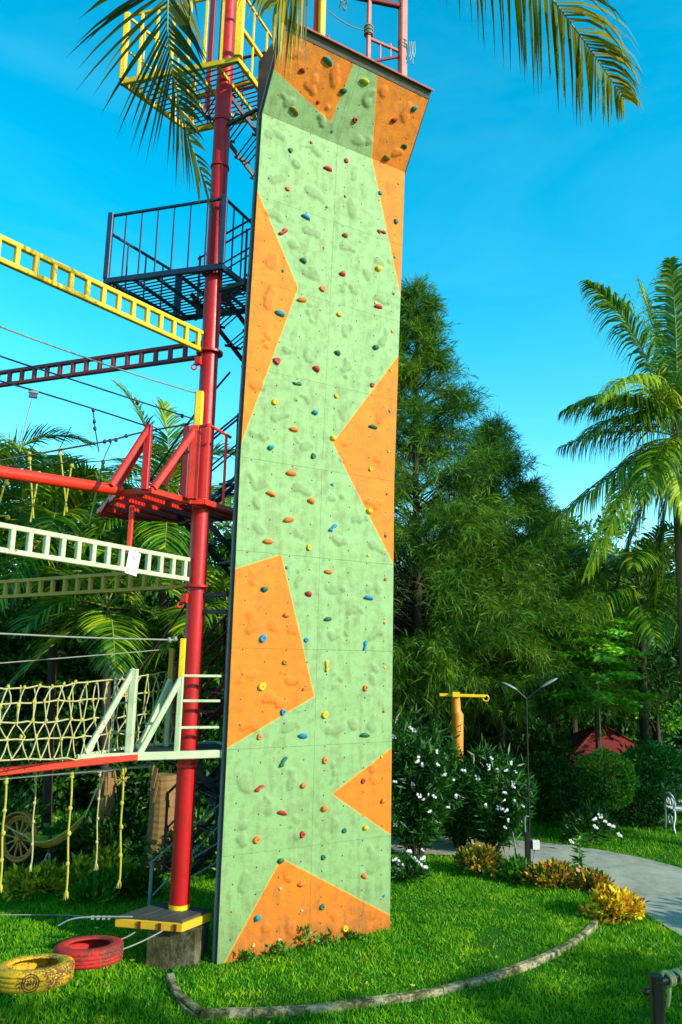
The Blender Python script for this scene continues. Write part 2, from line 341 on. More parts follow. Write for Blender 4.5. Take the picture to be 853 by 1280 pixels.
# ------------------------------------------------------------------ climbing wall
TH = 1.02758; WL = A(-1.0823, 7.9069, 0); BEND = .0422; OVER = .60; VTOP = 9.96
WROT = math.pi/2-TH
def wall_pt(u, v, out=0.):
    """point of the wall surface, wall coordinates: x along, -y outward, z up"""
    x = 0.; z = 0.; a = min(v, 5); z += a; ang = 0.
    if v > 5: a = min(v, 9)-5; ang = BEND; x += a*math.sin(ang); z += a*math.cos(ang)
    if v > 9: a = v-9; ang = OVER; x += a*math.sin(ang); z += a*math.cos(ang)
    return A(u, -(x+out*math.cos(ang)), z-out*math.sin(ang))
def wall_frame(v): return 0. if v <= 5 else (BEND if v <= 9 else OVER)
wd = A(math.sin(TH), math.cos(TH), 0); wnrm = A(math.cos(TH), -math.sin(TH), 0)
def wall_world(u, v, out=0.): q = wall_pt(u, v, out); return WL+wd*q[0]-wnrm*q[1]+ZV*q[2]

POLYS = [[(-.1, 10.2), (-.1, 9.49), (0, 9.458), (.832, 9.137), (.95, 10.2)],
         [(1.13, 10.2), (2.2, 10.2), (2.2, 7.0), (2.05, 7.14), (1.505, 8.964)],
         [(0, 8.051), (.577, 7.054), (-.029, 5.048), (-.1, 5.0), (-.1, 8.22)],
         [(2.1, 6.72), (1.126, 5.335), (2.1, 3.85)],
         [(-.1, 3.765), (.527, 3.999), (.984, 2.506), (-.1, 1.963)],
         [(2.1, 1.99), (1.227, 1.493), (2.1, .942)],
         [(.65, .914), (2.1, .13), (2.1, -.1), (-.02, -.1)]]
def wall_mat():
    m, nt, b = nodes('painted_wall_panel')
    uv = (lambda n_: (setattr(n_, 'uv_map', 'UVMap'), n_.outputs[0])[1])(N(nt, 'ShaderNodeUVMap')); sp = N(nt, 'ShaderNodeSeparateXYZ'); nt.links.new(uv, sp.inputs[0]); u0, v0 = sp.outputs[0], sp.outputs[1]
    wob = math_(nt, 'MULTIPLY', math_(nt, 'SUBTRACT', noise_(nt, 24, 3, uv), .5), .014)
    u = math_(nt, 'ADD', u0, wob); v = math_(nt, 'ADD', v0, wob)
    best = None
    for P in POLYS:
        ar = sum(P[i][0]*P[(i+1) % len(P)][1]-P[(i+1) % len(P)][0]*P[i][1] for i in range(len(P)))
        if ar < 0: P = P[::-1]
        mn = None
        for i in range(len(P)):
            (x0, y0), (x1, y1) = P[i], P[(i+1) % len(P)]; L = math.hypot(x1-x0, y1-y0); a = -(y1-y0)/L; c = (x1-x0)/L; k = -(a*x0+c*y0)
            e = math_(nt, 'ADD', math_(nt, 'MULTIPLY_ADD', u, a, k), math_(nt, 'MULTIPLY', v, c))
            mn = e if mn is None else math_(nt, 'MINIMUM', mn, e)
        best = mn if best is None else math_(nt, 'MAXIMUM', best, mn)
    mask = math_(nt, 'MULTIPLY_ADD', best, 400, .5); mask = N(nt, 'ShaderNodeClamp').outputs[0] if False else math_(nt, 'MINIMUM', math_(nt, 'MAXIMUM', mask, 0), 1)
    mp = N(nt, 'ShaderNodeMapping'); mp.inputs['Scale'].default_value = (7, .8, 1); nt.links.new(uv, mp.inputs[0])
    streak = noise_(nt, 1.6, 5, mp.outputs[0], .65); cloud = noise_(nt, 2.2, 6, uv, .6); fine = noise_(nt, 60, 4, uv, .7); mott = noise_(nt, 9, 5, uv, .7)
    green = mix(nt, ramp(nt, cloud, [(.3, (0, 0, 0)), (.7, (1, 1, 1))]), (.203, .370, .148), (.243, .425, .182))
    orange = mix(nt, ramp(nt, cloud, [(.3, (0, 0, 0)), (.7, (1, 1, 1))]), (.58, .165, .004), (.64, .215, .012))
    low = math_(nt, 'MULTIPLY', math_(nt, 'SUBTRACT', 6.5, v0), .16); low = math_(nt, 'MINIMUM', math_(nt, 'MAXIMUM', low, 0), 1)
    green = mix(nt, math_(nt, 'MULTIPLY', low, .55), green, (.155, .285, .085))         # both paints get deeper towards the bottom of the wall
    orange = mix(nt, math_(nt, 'MULTIPLY', low, .7), orange, (.62, .145, .001))
    c = mix(nt, mask, green, orange)
    st = ramp(nt, math_(nt, 'MULTIPLY', streak, mott), [(.22, (0, 0, 0)), (.40, (1, 1, 1))])
    c = mix(nt, math_(nt, 'MULTIPLY', st, .50), c, (.10, .095, .025))
    c = mix(nt, ramp(nt, mott, [(.42, (0, 0, 0)), (.64, (.22, .22, .22))]), c, mix(nt, mask, (.15, .245, .10), (.47, .105, .006)))
    spl = math_(nt, 'SUBTRACT', math_(nt, 'ADD', .22, math_(nt, 'MULTIPLY', streak, .9)), math_(nt, 'MULTIPLY', v0, 1.0)); spl = math_(nt, 'MINIMUM', math_(nt, 'MAXIMUM', math_(nt, 'MULTIPLY', math_(nt, 'MULTIPLY', spl, 1.5), mott), 0), .55)
    c = mix(nt, spl, c, (.07, .06, .02))
    rv = N(nt, 'ShaderNodeUVMap'); rv.uv_map = 'relief'; rs = N(nt, 'ShaderNodeSeparateXYZ'); nt.links.new(rv.outputs[0], rs.inputs[0])
    c = mix(nt, math_(nt, 'MULTIPLY', math_(nt, 'MINIMUM', rs.outputs[0], 1.0), .40), c, mix(nt, mask, (.145, .215, .085), (.46, .115, .008)))
    edge = ramp(nt, math_(nt, 'ABSOLUTE', best), [(0, (.5, .5, .5)), (.012, (0, 0, 0))]); c = mix(nt, edge, c, (.50, .40, .07))
    c = mix(nt, ramp(nt, fine, [(.56, (0, 0, 0)), (.75, (.28, .28, .28))]), c, mix(nt, mask, (.30, .46, .22), (.66, .28, .03)))
    # rows of bolt holes every quarter metre, staggered
    su = math_(nt, 'MULTIPLY', u0, 4.0); col = math_(nt, 'FLOOR', su)
    par = math_(nt, 'MULTIPLY', math_(nt, 'MODULO', col, 2.0), .5)
    sv = math_(nt, 'ADD', math_(nt, 'MULTIPLY', math_(nt, 'SUBTRACT', v0, .11), 4.0), par)
    fu = math_(nt, 'SUBTRACT', math_(nt, 'FRACT', su), .5); fv = math_(nt, 'SUBTRACT', math_(nt, 'FRACT', sv), .5)
    r2 = math_(nt, 'ADD', math_(nt, 'MULTIPLY', fu, fu), math_(nt, 'MULTIPLY', fv, fv))
    hole = math_(nt, 'LESS_THAN', r2, .0011)
    c = mix(nt, hole, c, (.03, .03, .02))
    nt.links.new(c, b.inputs['Base Color']); b.inputs['Roughness'].default_value = .72; b.inputs['Specular IOR Level'].default_value = .3
    bump(nt, b, math_(nt, 'ADD', fine, math_(nt, 'MULTIPLY', mott, 1.2)), .55, .008); return m
MT['wall'] = wall_mat()
MT['backing'] = worn('panel_backing', (.03, .028, .022), (.015, .012, .01), .8, 5, .4, .2)
HOLDS="0.59,9.77,t,l 0.33,9.57,r,w 1.10,9.74,l,l 0.88,9.55,g,w 0.62,9.34,r,s 1.13,9.32,r,r 0.36,9.15,o,l 0.89,9.11,t,s 1.84,9.70,t,w 1.63,9.49,r,w 1.88,9.27,g,w 1.68,9.07,o,w 0.64,8.88,r,s 0.38,8.68,g,r 1.13,8.83,r,r 0.88,8.63,r,l 0.37,8.20,c,r 1.14,8.37,o,s 1.64,8.59,t,r 1.91,8.81,c,s 0.89,8.15,g,s 0.62,7.93,b,l 1.89,8.29,g,r 1.67,8.09,r,h 0.35,7.66,r,h 1.16,7.87,k,w 0.88,7.64,c,s 1.89,7.82,t,s 0.62,7.39,g,w 0.37,7.20,g,s 1.65,7.59,y,w 1.15,7.38,r,w 1.89,7.34,g,s 0.89,7.13,c,b 0.63,6.92,c,l 1.63,7.15,y,s 1.67,7.11,r,l 1.13,6.88,y,r 0.36,6.69,t,l 1.89,6.85,c,s 1.13,6.40,g,w 1.65,6.59,g,w 0.36,6.14,r,b 0.86,6.15,r,w 1.89,6.35,y,s 0.63,5.93,g,h 0.37,5.67,y,b 1.14,5.89,y,r 1.63,6.12,r,r 0.87,5.64,t,w 0.61,5.40,c,l 1.66,5.61,g,l 1.90,5.85,t,s 0.34,5.15,t,w 1.12,5.38,y,w 0.88,5.14,g,r 1.90,5.35,y,s 1.65,5.10,y,r 0.61,4.90,c,l 1.14,4.85,t,s 0.37,4.64,c,l 0.87,4.62,c,w 1.89,4.83,k,s 1.64,4.59,y,w 0.60,4.38,c,l 1.15,4.35,b,h 1.88,4.33,r,s 0.36,4.12,c,l 0.86,4.10,y,r 1.64,4.08,y,s 0.60,3.86,t,s 1.11,3.85,c,l 0.34,3.61,g,w 0.87,3.59,r,w 1.88,3.82,r,s 1.65,3.59,b,l 0.61,3.35,c,w 1.12,3.33,g,l 1.88,3.32,c,s 0.35,3.10,b,b 0.86,3.10,b,r 1.62,3.06,b,h 0.61,2.86,o,r 1.12,2.82,y,h 1.89,2.82,y,s 0.36,2.61,y,b 0.84,2.58,r,s 1.63,2.59,c,r 0.61,2.35,b,r 1.12,2.31,y,b 1.88,2.33,r,s 0.35,2.11,c,r 0.85,2.10,b,l 1.63,2.08,g,l 0.63,1.85,g,h 1.13,1.84,c,r 1.86,1.84,y,s 0.37,1.61,r,h 0.87,1.60,c,w 1.62,1.60,r,r 1.89,1.37,c,w 1.13,1.35,c,w 0.64,1.35,r,l 1.39,1.11,g,r 1.65,1.11,y,w 0.88,1.12,r,r 0.37,1.12,c,b 1.14,0.87,g,r 0.64,0.89,g,w 1.65,0.62,c,w 0.89,0.64,c,l 1.91,0.39,b,s 1.14,0.39,g,r 0.40,0.39,t,w 0.90,0.39,w,s 0.65,0.63,w,s 1.42,0.14,y,r 0.91,0.14,y,s 0.66,0.15,w,s 0.37,0.15,w,s"
RELIEF="0.19,8.79,h 0.71,8.78,h 0.48,8.54,s 0.22,8.29,h 0.73,8.26,h 1.25,8.73,v 1.26,8.24,v 0.24,7.82,h 0.71,7.79,h 0.47,7.56,s 1.21,7.72,h 0.23,7.31,v 1.73,7.71,h 0.73,7.28,h 1.49,7.48,s 1.26,7.23,h 0.23,6.86,v 0.21,9.68,s 0.73,9.68,v 0.49,9.48,v 0.74,9.23,v 0.24,9.23,h 1.22,9.61,v 1.75,9.63,v 1.81,9.19,s 1.79,8.72,v 1.29,9.16,h 1.37,9.74,s 0.75,7.27,h 1.50,7.48,s 1.26,7.24,h 1.75,7.22,h 0.76,6.81,v 0.22,6.80,v 1.25,6.72,v 1.77,6.76,v 0.23,6.34,v 0.48,6.31,s 0.76,6.29,v 1.26,6.26,V 0.17,5.79,h 0.71,5.78,h 0.46,5.53,h 0.22,5.27,h 0.73,5.27,h 1.26,5.73,v 1.79,5.77,v 1.28,5.24,v 1.77,5.23,s 0.22,4.76,h 0.74,4.75,h 1.20,4.72,h 1.72,4.71,h 0.23,4.53,s 1.50,4.47,h 0.24,4.26,s 0.78,4.23,h 1.25,4.22,h 1.74,4.18,h 0.20,3.73,v 0.74,3.75,v 1.20,3.69,h 1.71,3.70,h 0.21,3.26,v 0.46,3.23,s 0.71,3.20,s 1.48,3.45,h 1.26,3.17,h 1.75,3.20,h 0.17,2.71,h 0.68,2.70,h 1.24,2.69,v 1.75,2.73,v 0.46,2.46,h 0.23,2.22,h 0.72,2.20,h 1.27,2.16,h 1.75,2.21,v 1.49,2.21,s 0.23,1.67,v 0.74,1.70,v 1.23,1.70,v 0.47,1.43,v 0.77,1.22,v 1.25,1.19,v 0.24,1.18,v 1.75,1.69,v 1.75,0.79,v 0.24,0.74,v 0.75,0.78,v 1.76,0.73,v 1.30,0.24,v 0.79,0.24,s 0.49,0.27,s 1.79,0.24,s"

rng = random.Random(5)
LUMPS = []
for q in RELIEF.split():
    a, b_, t = q.split(','); a = float(a); b_ = float(b_); L = {'h': .13, 'v': .12, 'V': .17, 's': .03}[t]
    ang = {'h': rng.choice([-.45, -.25, .05, .3]), 'v': math.pi/2+rng.uniform(-.3, .3), 'V': math.pi/2, 's': rng.uniform(0, 3)}[t]
    curve = rng.uniform(-.04, .04); h = rng.uniform(.009, .0145); k = rng.choice([3, 4, 5])
    LUMPS.append((a, b_, [(a+math.cos(ang)*L*(j/(k-1)-.5)*1.25+math.sin(ang)*curve*(1-(2*j/(k-1)-1)**2)+rng.uniform(-.024, .024), b_+math.sin(ang)*L*(j/(k-1)-.5)*1.25+math.cos(ang)*curve*(1-(2*j/(k-1)-1)**2)+rng.uniform(-.024, .024), rng.uniform(.018, .056)) for j in range(k)], h))
def relief(U, V):
    h = np.zeros_like(U)
    for a, b_, cs, hh in LUMPS:
        if abs(a-U.mean()) > .8 or abs(b_-V.mean()) > .8: continue
        d = np.full_like(U, 9.)
        acc = np.zeros_like(U)
        Uw = U+.012*np.sin(V*26+a*9)+.004*np.sin(V*71+U*40); Vw = V+.012*np.sin(U*29+b_*7)+.004*np.sin(U*67-V*45)
        for x, y, r in cs: acc += np.exp(-((Uw-x)**2+(Vw-y)**2)/(r*r)*1.0)
        t = np.clip((acc-.36)/.16, 0, 1); h = np.maximum(h, hh*t*t*(3-2*t)*(.8+.35*np.clip(acc, 0, 1.4)))
    return h
wall = thing('climbing_wall', 'tall green and orange climbing wall with coloured holds beside the red pole', 'climbing wall', tuple(WL), rotz=WROT)
ORG[wall] = A(0, 0, 0)
def panel(u0, v0, u1, v1, n=60):
    g = .0012; ny = max(4, int(n*(v1-v0))); us = np.linspace(u0+g, u1-g, n+1); vs_ = np.linspace(v0+g, v1-g, ny+1)
    U, V = np.meshgrid(us, vs_); Hh = relief(U, V)
    ang = wall_frame((v0+v1)/2); o = wall_pt(0, v0) if v0 not in (5, 9) else wall_pt(0, v0)
    base = {0.: (0., 0.), BEND: (0., 5.)}.get(ang)
    P = np.zeros(U.shape+(3,))
    dv = V-v0; P[..., 0] = U; P[..., 1] = o[1]-(dv*math.sin(ang)+Hh*math.cos(ang)); P[..., 2] = o[2]+dv*math.cos(ang)-Hh*math.sin(ang)
    nx = n+1; idx = np.arange(U.size).reshape(U.shape)
    vs = P.reshape(-1, 3).tolist(); fs = np.stack([idx[:-1, :-1], idx[:-1, 1:], idx[1:, 1:], idx[1:, :-1]], -1).reshape(-1, 4).tolist()
    uvs = np.stack([U.ravel(), V.ravel()], 1).tolist(); rel = (Hh/.011).ravel().tolist(); rel += [0.]*(2*(2*(n+1)+2*(ny+1)-4)); nf = len(fs)
    rim = list(idx[0, :])+list(idx[1:, -1])+list(idx[-1, -2::-1])+list(idx[-2:0, 0]); b0 = len(vs)
    k = len(rim)
    for i in rim: vs.append(list(vs[i])); uvs.append(uvs[i])
    for i in rim:
        q = A(*vs[i]); vs.append((q+A(0, .03*math.cos(ang), .03*math.sin(ang))).tolist()); uvs.append(uvs[i])
    fs += [(b0+(i+1) % k, b0+i, b0+k+i, b0+k+(i+1) % k) for i in range(k)]; fs.append([b0+k+i for i in range(k)])
    me = bpy.data.meshes.new('panel'); me.from_pydata(vs, [], fs); uvl = me.uv_layers.new(name='UVMap')
    li = np.zeros(len(me.loops), dtype=np.int32); me.loops.foreach_get('vertex_index', li); uvl.data.foreach_set('uv', np.array(uvs, dtype=np.float32)[li].ravel())
    rl = me.uv_layers.new(name='relief'); rl.data.foreach_set('uv', np.stack([np.array(rel, dtype=np.float32)[li], np.zeros(len(li), dtype=np.float32)], 1).ravel()); me.uv_layers.active_index = 0
    me.polygons.foreach_set('use_smooth', [i < nf for i in range(len(fs))]); me.materials.append(MT['wall']); me.update()
    return link('panel', me, wall)
for r in range(9):
    for c in range(2): panel(c, r, c+1, r+1)
for c in range(2): panel(c, 9, c+1, 9.865)
# cap board and red trim along the top edge
def wp(u, v, o): return wall_pt(u, v, o)
m = MB(); m.add([wp(0, 9.867, .004), wp(2, 9.867, .004), wp(2, VTOP, .004), wp(0, VTOP, .004), wp(0, 9.867, -.05), wp(2, 9.867, -.05), wp(2, VTOP, -.05), wp(0, VTOP, -.05)], [(0, 1, 2, 3), (7, 6, 5, 4), (0, 4, 5, 1), (3, 2, 6, 7), (0, 3, 7, 4), (1, 5, 6, 2)])
m.build('cap_board', MT['greystrip'], wall, local=True)
m = MB(); m.bar(wp(-.01, VTOP+.012, -.01), wp(2.01, VTOP+.012, -.01), .045, .02, up=A(0, -math.sin(OVER), math.cos(OVER))); m.build('top_trim', MT['maroon'], wall, local=True)
m = MB(); m.bar(wp(-.01, VTOP+.012, .026), wp(2.01, VTOP+.012, .026), .022, .018, up=A(0, -math.sin(OVER), math.cos(OVER))); m.build('top_edge', MT['pink'], wall, local=True)
# steel frame behind the panels
for u in (-.03, .99, 2.0):
    m = MB()
    for v0, v1 in ((0, 5), (5, 9), (9, 9.9)): m.bar(wp(u+.028, v0, -.075), wp(u+.028, v1, -.075), .03, .035, up=A(0, 1, 0))
    m.build('frame_post', MT['greysteel'] if u < 0 else MT['steel'], wall, local=True)
for v in range(10):
    m = MB(); m.bar(wp(.02, v+.02, -.085), wp(1.98, v+.02, -.085), .05, .05); m.build('frame_rail', MT['steel'], wall, local=True)
for u in (-.004, 1.981):     # dark side cheeks closing the panel edge
    m = MB()
    for v0, v1 in ((0, 5), (5, 9)):
        m.add([wp(u, v0, -.005), wp(u, v1, -.005), wp(u, v1, -.036), wp(u, v0, -.036)]+[wp(u+.016, v0, -.005), wp(u+.016, v1, -.005), wp(u+.016, v1, -.036), wp(u+.016, v0, -.036)], [(0, 1, 2, 3), (7, 6, 5, 4), (0, 4, 5, 1), (1, 5, 6, 2), (2, 6, 7, 3), (3, 7, 4, 0)])
    m.build('side_strip', MT['backing'], wall, local=True)
m = MB()                     # closed triangular cheeks at both ends of the overhang
for u in (-.006, 1.99):
    k = [wp(u, 9.0, -.004), wp(u, 9.9, -.004), wp(u, 9.9, -.06)+A(0, .62, .0), wp(u, 8.75, -.02)+A(0, .1, 0)]
    a = [q.copy() for q in k]; b_ = [q+A(.016, 0, 0) for q in k]
    m.add(a+b_, [(0, 1, 2, 3), (7, 6, 5, 4), (0, 4, 5, 1), (1, 5, 6, 2), (2, 6, 7, 3), (3, 7, 4, 0)])
m.build('overhang_cheek', MT['steel'], wall, local=True)
# back sheeting
m = MB()
m.bar(wp(1, .1, -.14), wp(1, 5, -.14), 1.9, .012, up=A(0, 1, 0)); m.bar(wp(1, 5.0, -.14), wp(1, 8.9, -.14), 1.9, .012, up=A(0, 1, 0))
m.build('back_sheet', MT['backing'], wall, local=True)

# holds
HC = {'t': ('teal', (.01, .30, .34)), 'r': ('red', (.50, .035, .03)), 'l': ('lime', (.55, .62, .03)), 'g': ('green', (.02, .17, .085)), 'o': ('olive', (.34, .22, .02)), 'c': ('orange', (.78, .22, .025)),
      'b': ('blue', (.01, .24, .48)), 'y': ('yellow', (.80, .52, .01)), 'k': ('brown', (.30, .10, .03)), 'w': ('cream', (.70, .46, .16))}
HM = {k: worn('hold_'+n, c, tuple(x*.35 for x in c), .6, 18, .5, .35) for k, (n, c) in HC.items()}
MT['bolt'] = worn('bolt', (.03, .03, .03), (.06, .03, .02), .4, 20, .3, .1, .6)
HS = {'r': (.040, .040, .042, 0), 's': (.024, .022, .024, 0), 'b': (.052, .050, .046, 0), 'l': (.078, .034, .046, .35), 'w': (.055, .038, .048, .4), 'h': (.058, .052, .044, .2)}
_hc = {}
def hold_mesh(t, c, var):
    if (t, c, var) in _hc: return _hc[(t, c, var)]
    rg = random.Random(hash((t, var)) % 1000 if False else {'r': 1, 's': 2, 'b': 3, 'l': 4, 'w': 5, 'h': 6}[t]*10+var)
    rx, ry, h, lip = HS[t]; seg, rings = 12, 6; m = MB(); vs = []
    lob = [rg.uniform(-.16, .16) for _ in range(4)]
    for i in range(rings+1):
        f = i/rings; rr = math.cos(f*math.pi/2)**.62; z = h*math.sin(f*math.pi/2)
        for k in range(seg):
            a = 2*math.pi*k/seg
            g = 1+lob[0]*math.cos(a)+lob[1]*math.cos(2*a+1)+lob[2]*math.sin(3*a)
            x = rx*rr*g*math.cos(a); y = ry*rr*g*math.sin(a)+lip*h*f*1.0
            if t == 'h': x, y = x+.03*math.sin(3*y/ry), y+.35*ry*math.sin(2.2*x/rx)
            zz = z-(.35*h if (i >= rings-1) else 0)*(1 if t in 'rb' else .5)
            if t in 'lw' and y > 0: zz += .012*f
            vs.append((x, y, zz))
    fs = [(i*seg+k, i*seg+(k+1) % seg, (i+1)*seg+(k+1) % seg, (i+1)*seg+k) for i in range(rings) for k in range(seg)]+[tuple(rings*seg+k for k in range(seg))]
    m.add(vs, fs, True); m.cur = 1
    m.tube([(0, lip*h*.9, h*.5), (0, lip*h*.9, h*.74)], .008, 6)
    me = m.mesh('climbing_hold', [HM[c], MT['bolt']]); _hc[(t, c, var)] = me; return me
HL = {'l': 'long', 'r': 'round', 's': 'small', 'b': 'large round', 'w': 'wedge shaped', 'h': 'hooked'}
for i, q in enumerate(HOLDS.split()):
    a, b_, c, t = q.split(','); a = float(a); b_ = float(b_)
    o = link('climbing_hold', hold_mesh(t, c, i % 3), wall); ang = wall_frame(b_)
    o.location = wall_pt(a, b_, -.002)
    X = Vector((1, 0, 0)); Z = Vector((0, -math.cos(ang), -math.sin(ang))); Y = Z.cross(X)
    rot = {'l': rng.uniform(-.35, .15), 'w': rng.uniform(-.6, .3)}.get(t, rng.uniform(-.8, .8))
    mt = Matrix((X, Y, Z)).transposed().to_4x4() @ Matrix.Rotation(rot, 4, 'Z') @ Matrix.Scale(rng.uniform(.66, .90), 4)
    o.rotation_euler = mt.to_euler(); s = mt.to_scale(); o.scale = s
    o['label'] = HL[t]+' '+HC[c][0]+' climbing hold'

# safety frame on top of the wall: posts, little rail, rope, rag
def topw(px, py, Y): return D(px, py, Y)
W2L = Matrix.Translation(Vector(WL)) @ Matrix.Rotation(WROT, 4, 'Z'); W2Li = W2L.inverted()
def loc(p): return A(*(W2Li @ Vector(tuple(p))))
def wbar(name, a, b_, w, mat): MB().bar(loc(a), loc(b_), w).build(name, mat, wall, local=True)
pA0 = D(460.5, 72, 8.35); pB0 = D(503, 96, 8.5)
def vert(p, z): return A(p[0], p[1], z)
wbar('safety_post', vert(pA0, 9.55), vert(pA0, 11.3), .05, MT['pink'])
wbar('safety_post', vert(pB0, 9.4), vert(pB0, 11.3), .10, MT['pink'])
zr = lambda px, py, P: D(px, py, P[1])[2]
for py0, py1, w, mt_ in ((48, 66, .035, 'pink'), (78, 70, .03, 'maroon')):
    wbar('safety_rail', vert(pA0, zr(462, py0, pA0)), vert(pB0, zr(500, py1, pB0)), w, MT[mt_])
for f in (.35, .65):
    q = pA0*(1-f)+pB0*f; wbar('safety_baluster', vert(q, zr(480, 55, q)+.01), vert(q, zr(480, 74, q)), .016, MT['pink'])
pC0 = D(402, 42, 8.15)
wbar('safety_post', vert(pC0, 9.5), vert(pC0, 11.2), .075, MT['yellow'])
wbar('safety_post', vert(pC0, 9.5)+A(-.075, .03, 0), vert(pC0, 11.2)+A(-.075, .03, 0), .05, MT['brightred'])
wbar('safety_brace', vert(pC0, 9.85)+A(.02, 0, 0), D(411, 44, 8.2), .02, MT['maroon'])
m = MB(); a = vert(pC0, zr(404, 8, pC0)); b_ = vert(pA0, zr(462, 40, pA0)); mid = (a+b_)/2-A(0, 0, .06)
m.tube([loc(q) for q in smooth_line([a, mid, b_], 6)], .007, 5)
for q in (b_, vert(pB0, zr(500, 58, pB0))):
    for k in range(5): m.torus(loc(q+A(0, 0, .025*k-.04)), .048 if k % 2 else .055, .011, A(0, 0, 1), 10, 5)
m.build('safety_rope', MT['palewire'], wall, local=True)
m = MB(); b0 = vert(pB0, zr(508, 58, pB0))+A(.08, -.05, 0)
for k in range(4):
    x = .022*k; pts = [b0+A(x, 0, .02), b0+A(x+.01+.01*math.sin(k*2), .01, -.12), b0+A(x-.01*(k % 2), .0, -.20-.05*(k % 3))]
    for i in range(2):
        p, q = loc(pts[i]), loc(pts[i+1]); m.bar(p, q, .022, .005)
m.build('rag', MT['cloth'], wall, local=True)
m = MB(); c0 = D(429, -8, 8.2)
for k in range(9):
    a = k*1.9; m.torus(loc(c0+A(.035*math.sin(a), .02*math.cos(a), -.028*k)), .024, .007, A(math.sin(a), math.cos(a), .3), 8, 5)
m.build('chain', MT['greysteel'], wall, local=True)
wbar('crossbar', vert(pC0, 11.02), vert(pB0, 11.02)+A(0, 0, .12), .06, MT['maroon'])

# ------------------------------------------------------------------ red pole tower with platforms
PX, PY = -1.516, 8.153
tower = thing('rope_course_tower', 'tall red steel pole carrying yellow, blue, red and cream platforms', 'tower', (PX, PY, .36))
m = MB(); m.tube([(PX, PY, .38), (PX, PY, 12.2)], .098, 24)
pole = m.build('pole', MT['red'], tower)
for z in (1.80, 2.35, 3.62, 6.24, 8.55, 9.15):
    m = MB(); m.tube([(PX, PY, z), (PX, PY, z+.025)], .112 if z not in (3.62, 6.24) else .15, 20); m.build('collar', MT['red' if z > 1.9 else 'brightred'], tower)
m = MB(); m.tube([(PX, PY, .40), (PX, PY, .50)], .103, 24); m.build('yellow_band', MT['yellow'], tower)
m = MB(); m.box((PX, PY, .365), .34, .34, .02, -.35)
for k in range(4):
    a = k*math.pi/2-.35; e = A(math.cos(a), math.sin(a), 0); m.bar(A(PX, PY, .37)+e*.09, A(PX, PY, .37)+e*.155, .012, .12)
m.build('base_flange', MT['brightred'], tower)
for z, px in ((3.55, 0), (6.18, 0)):
    m = MB(); m.box((PX-.105, PY-.07, z-.05), .07, .06, .09, -.4); m.torus((PX-.15, PY-.07, z-.12), .03, .01, A(0, 1, 0), 10, 5); m.build('cable_lug', MT['brightred'], tower)

def polyclip(poly, a, b):          # where the line a-b crosses a polygon (plan view)
    ts = []; d = b-a
    for i in range(len(poly)):
        p, q = poly[i][:2], poly[(i+1) % len(poly)][:2]; e = q-p; den = d[0]*e[1]-d[1]*e[0]
        if abs(den) < 1e-9: continue
        w = p-a; t = (w[0]*e[1]-w[1]*e[0])/den; s = (w[0]*d[1]-w[1]*d[0])/den
        if 0 <= s < 1: ts.append(t)
    return sorted(ts)
E1 = unit(A(.92, -.39)); E2 = unit(A(.39, .92))
def platform(poly, z, mat, gmat, label, step=.07, thick=.07, joist=.28, edge=.045):
    P = [A(p[0], p[1], z) for p in poly]; n = len(P); m = MB()
    for i in range(n):
        a, b = P[i], P[(i+1) % n]; t = unit(b-a); m.bar(a-t*.02, b+t*.02, edge, thick)
    o = m.build('platform_frame', mat, tower); o['label'] = label
    cen = sum(P)/n; ext = 3
    g = MB(); k = -int(2/step)
    for k in range(-int(2/step), int(2/step)):
        c = cen[:2]+E2*k*step; ts = polyclip(P, c-E1*ext, c+E1*ext)
        for i in range(0, len(ts)-1, 2):
            a = c-E1*ext+E1*2*ext*ts[i]; b = c-E1*ext+E1*2*ext*ts[i+1]; g.bar(A(a[0], a[1], z+.012), A(b[0], b[1], z+.012), .010, .016)
    go = g.build('grating', gmat, o); go['kind'] = 'stuff'
    for k in range(-8, 9):
        c = cen[:2]+E1*(k+.5)*joist; ts = polyclip(P, c-E2*ext, c+E2*ext)
        for i in range(0, len(ts)-1, 2):
            a = c-E2*ext+E2*2*ext*ts[i]; b = c-E2*ext+E2*2*ext*ts[i+1]
            if np.linalg.norm(b-a) < .1: continue
            MB().bar(A(a[0], a[1], z-.025), A(b[0], b[1], z-.025), .03, .04).build('joist', mat, o)
    return o
def railing(o, a, b, h, nb, mat, mid=False, post=(.05, .05), base=.03, br=.018, rail=.03):
    a = A(*a); b = A(*b)
    for p, f in ((a, post[0]), (b, post[1])):
        if f: MB().bar(p+ZV*base, p+ZV*(h+.03), f).build('railing_post', mat, o)
    MB().bar(a+ZV*h, b+ZV*h, rail, rail).build('top_rail', mat, o)
    if mid: MB().bar(a+ZV*h*.5, b+ZV*h*.5, rail*.8, rail*.8).build('mid_rail', mat, o)
    for i in range(1, nb+1):
        p = a+(b-a)*i/(nb+1); MB().bar(p+ZV*base, p+ZV*(h-.01), br).build('baluster', mat, o)

# blue platform
zb = 7.2; bp = [(-2.82, 8.37), (-1.40, 7.95), (-.90, 8.96), (-2.20, 9.37)]
ob = platform(bp, zb, MT['blue'], MT['steel'], 'dark blue platform frame')
B3 = [A(x, y, zb) for x, y in bp]
railing(ob, B3[0], B3[1], .84, 6, MT['blue'], post=(.065, .065)); railing(ob, B3[1], B3[2], .84, 5, MT['blue'], post=(0, .05))
railing(ob, B3[0], B3[3], .62, 3, MT['blue'], post=(0, .085))
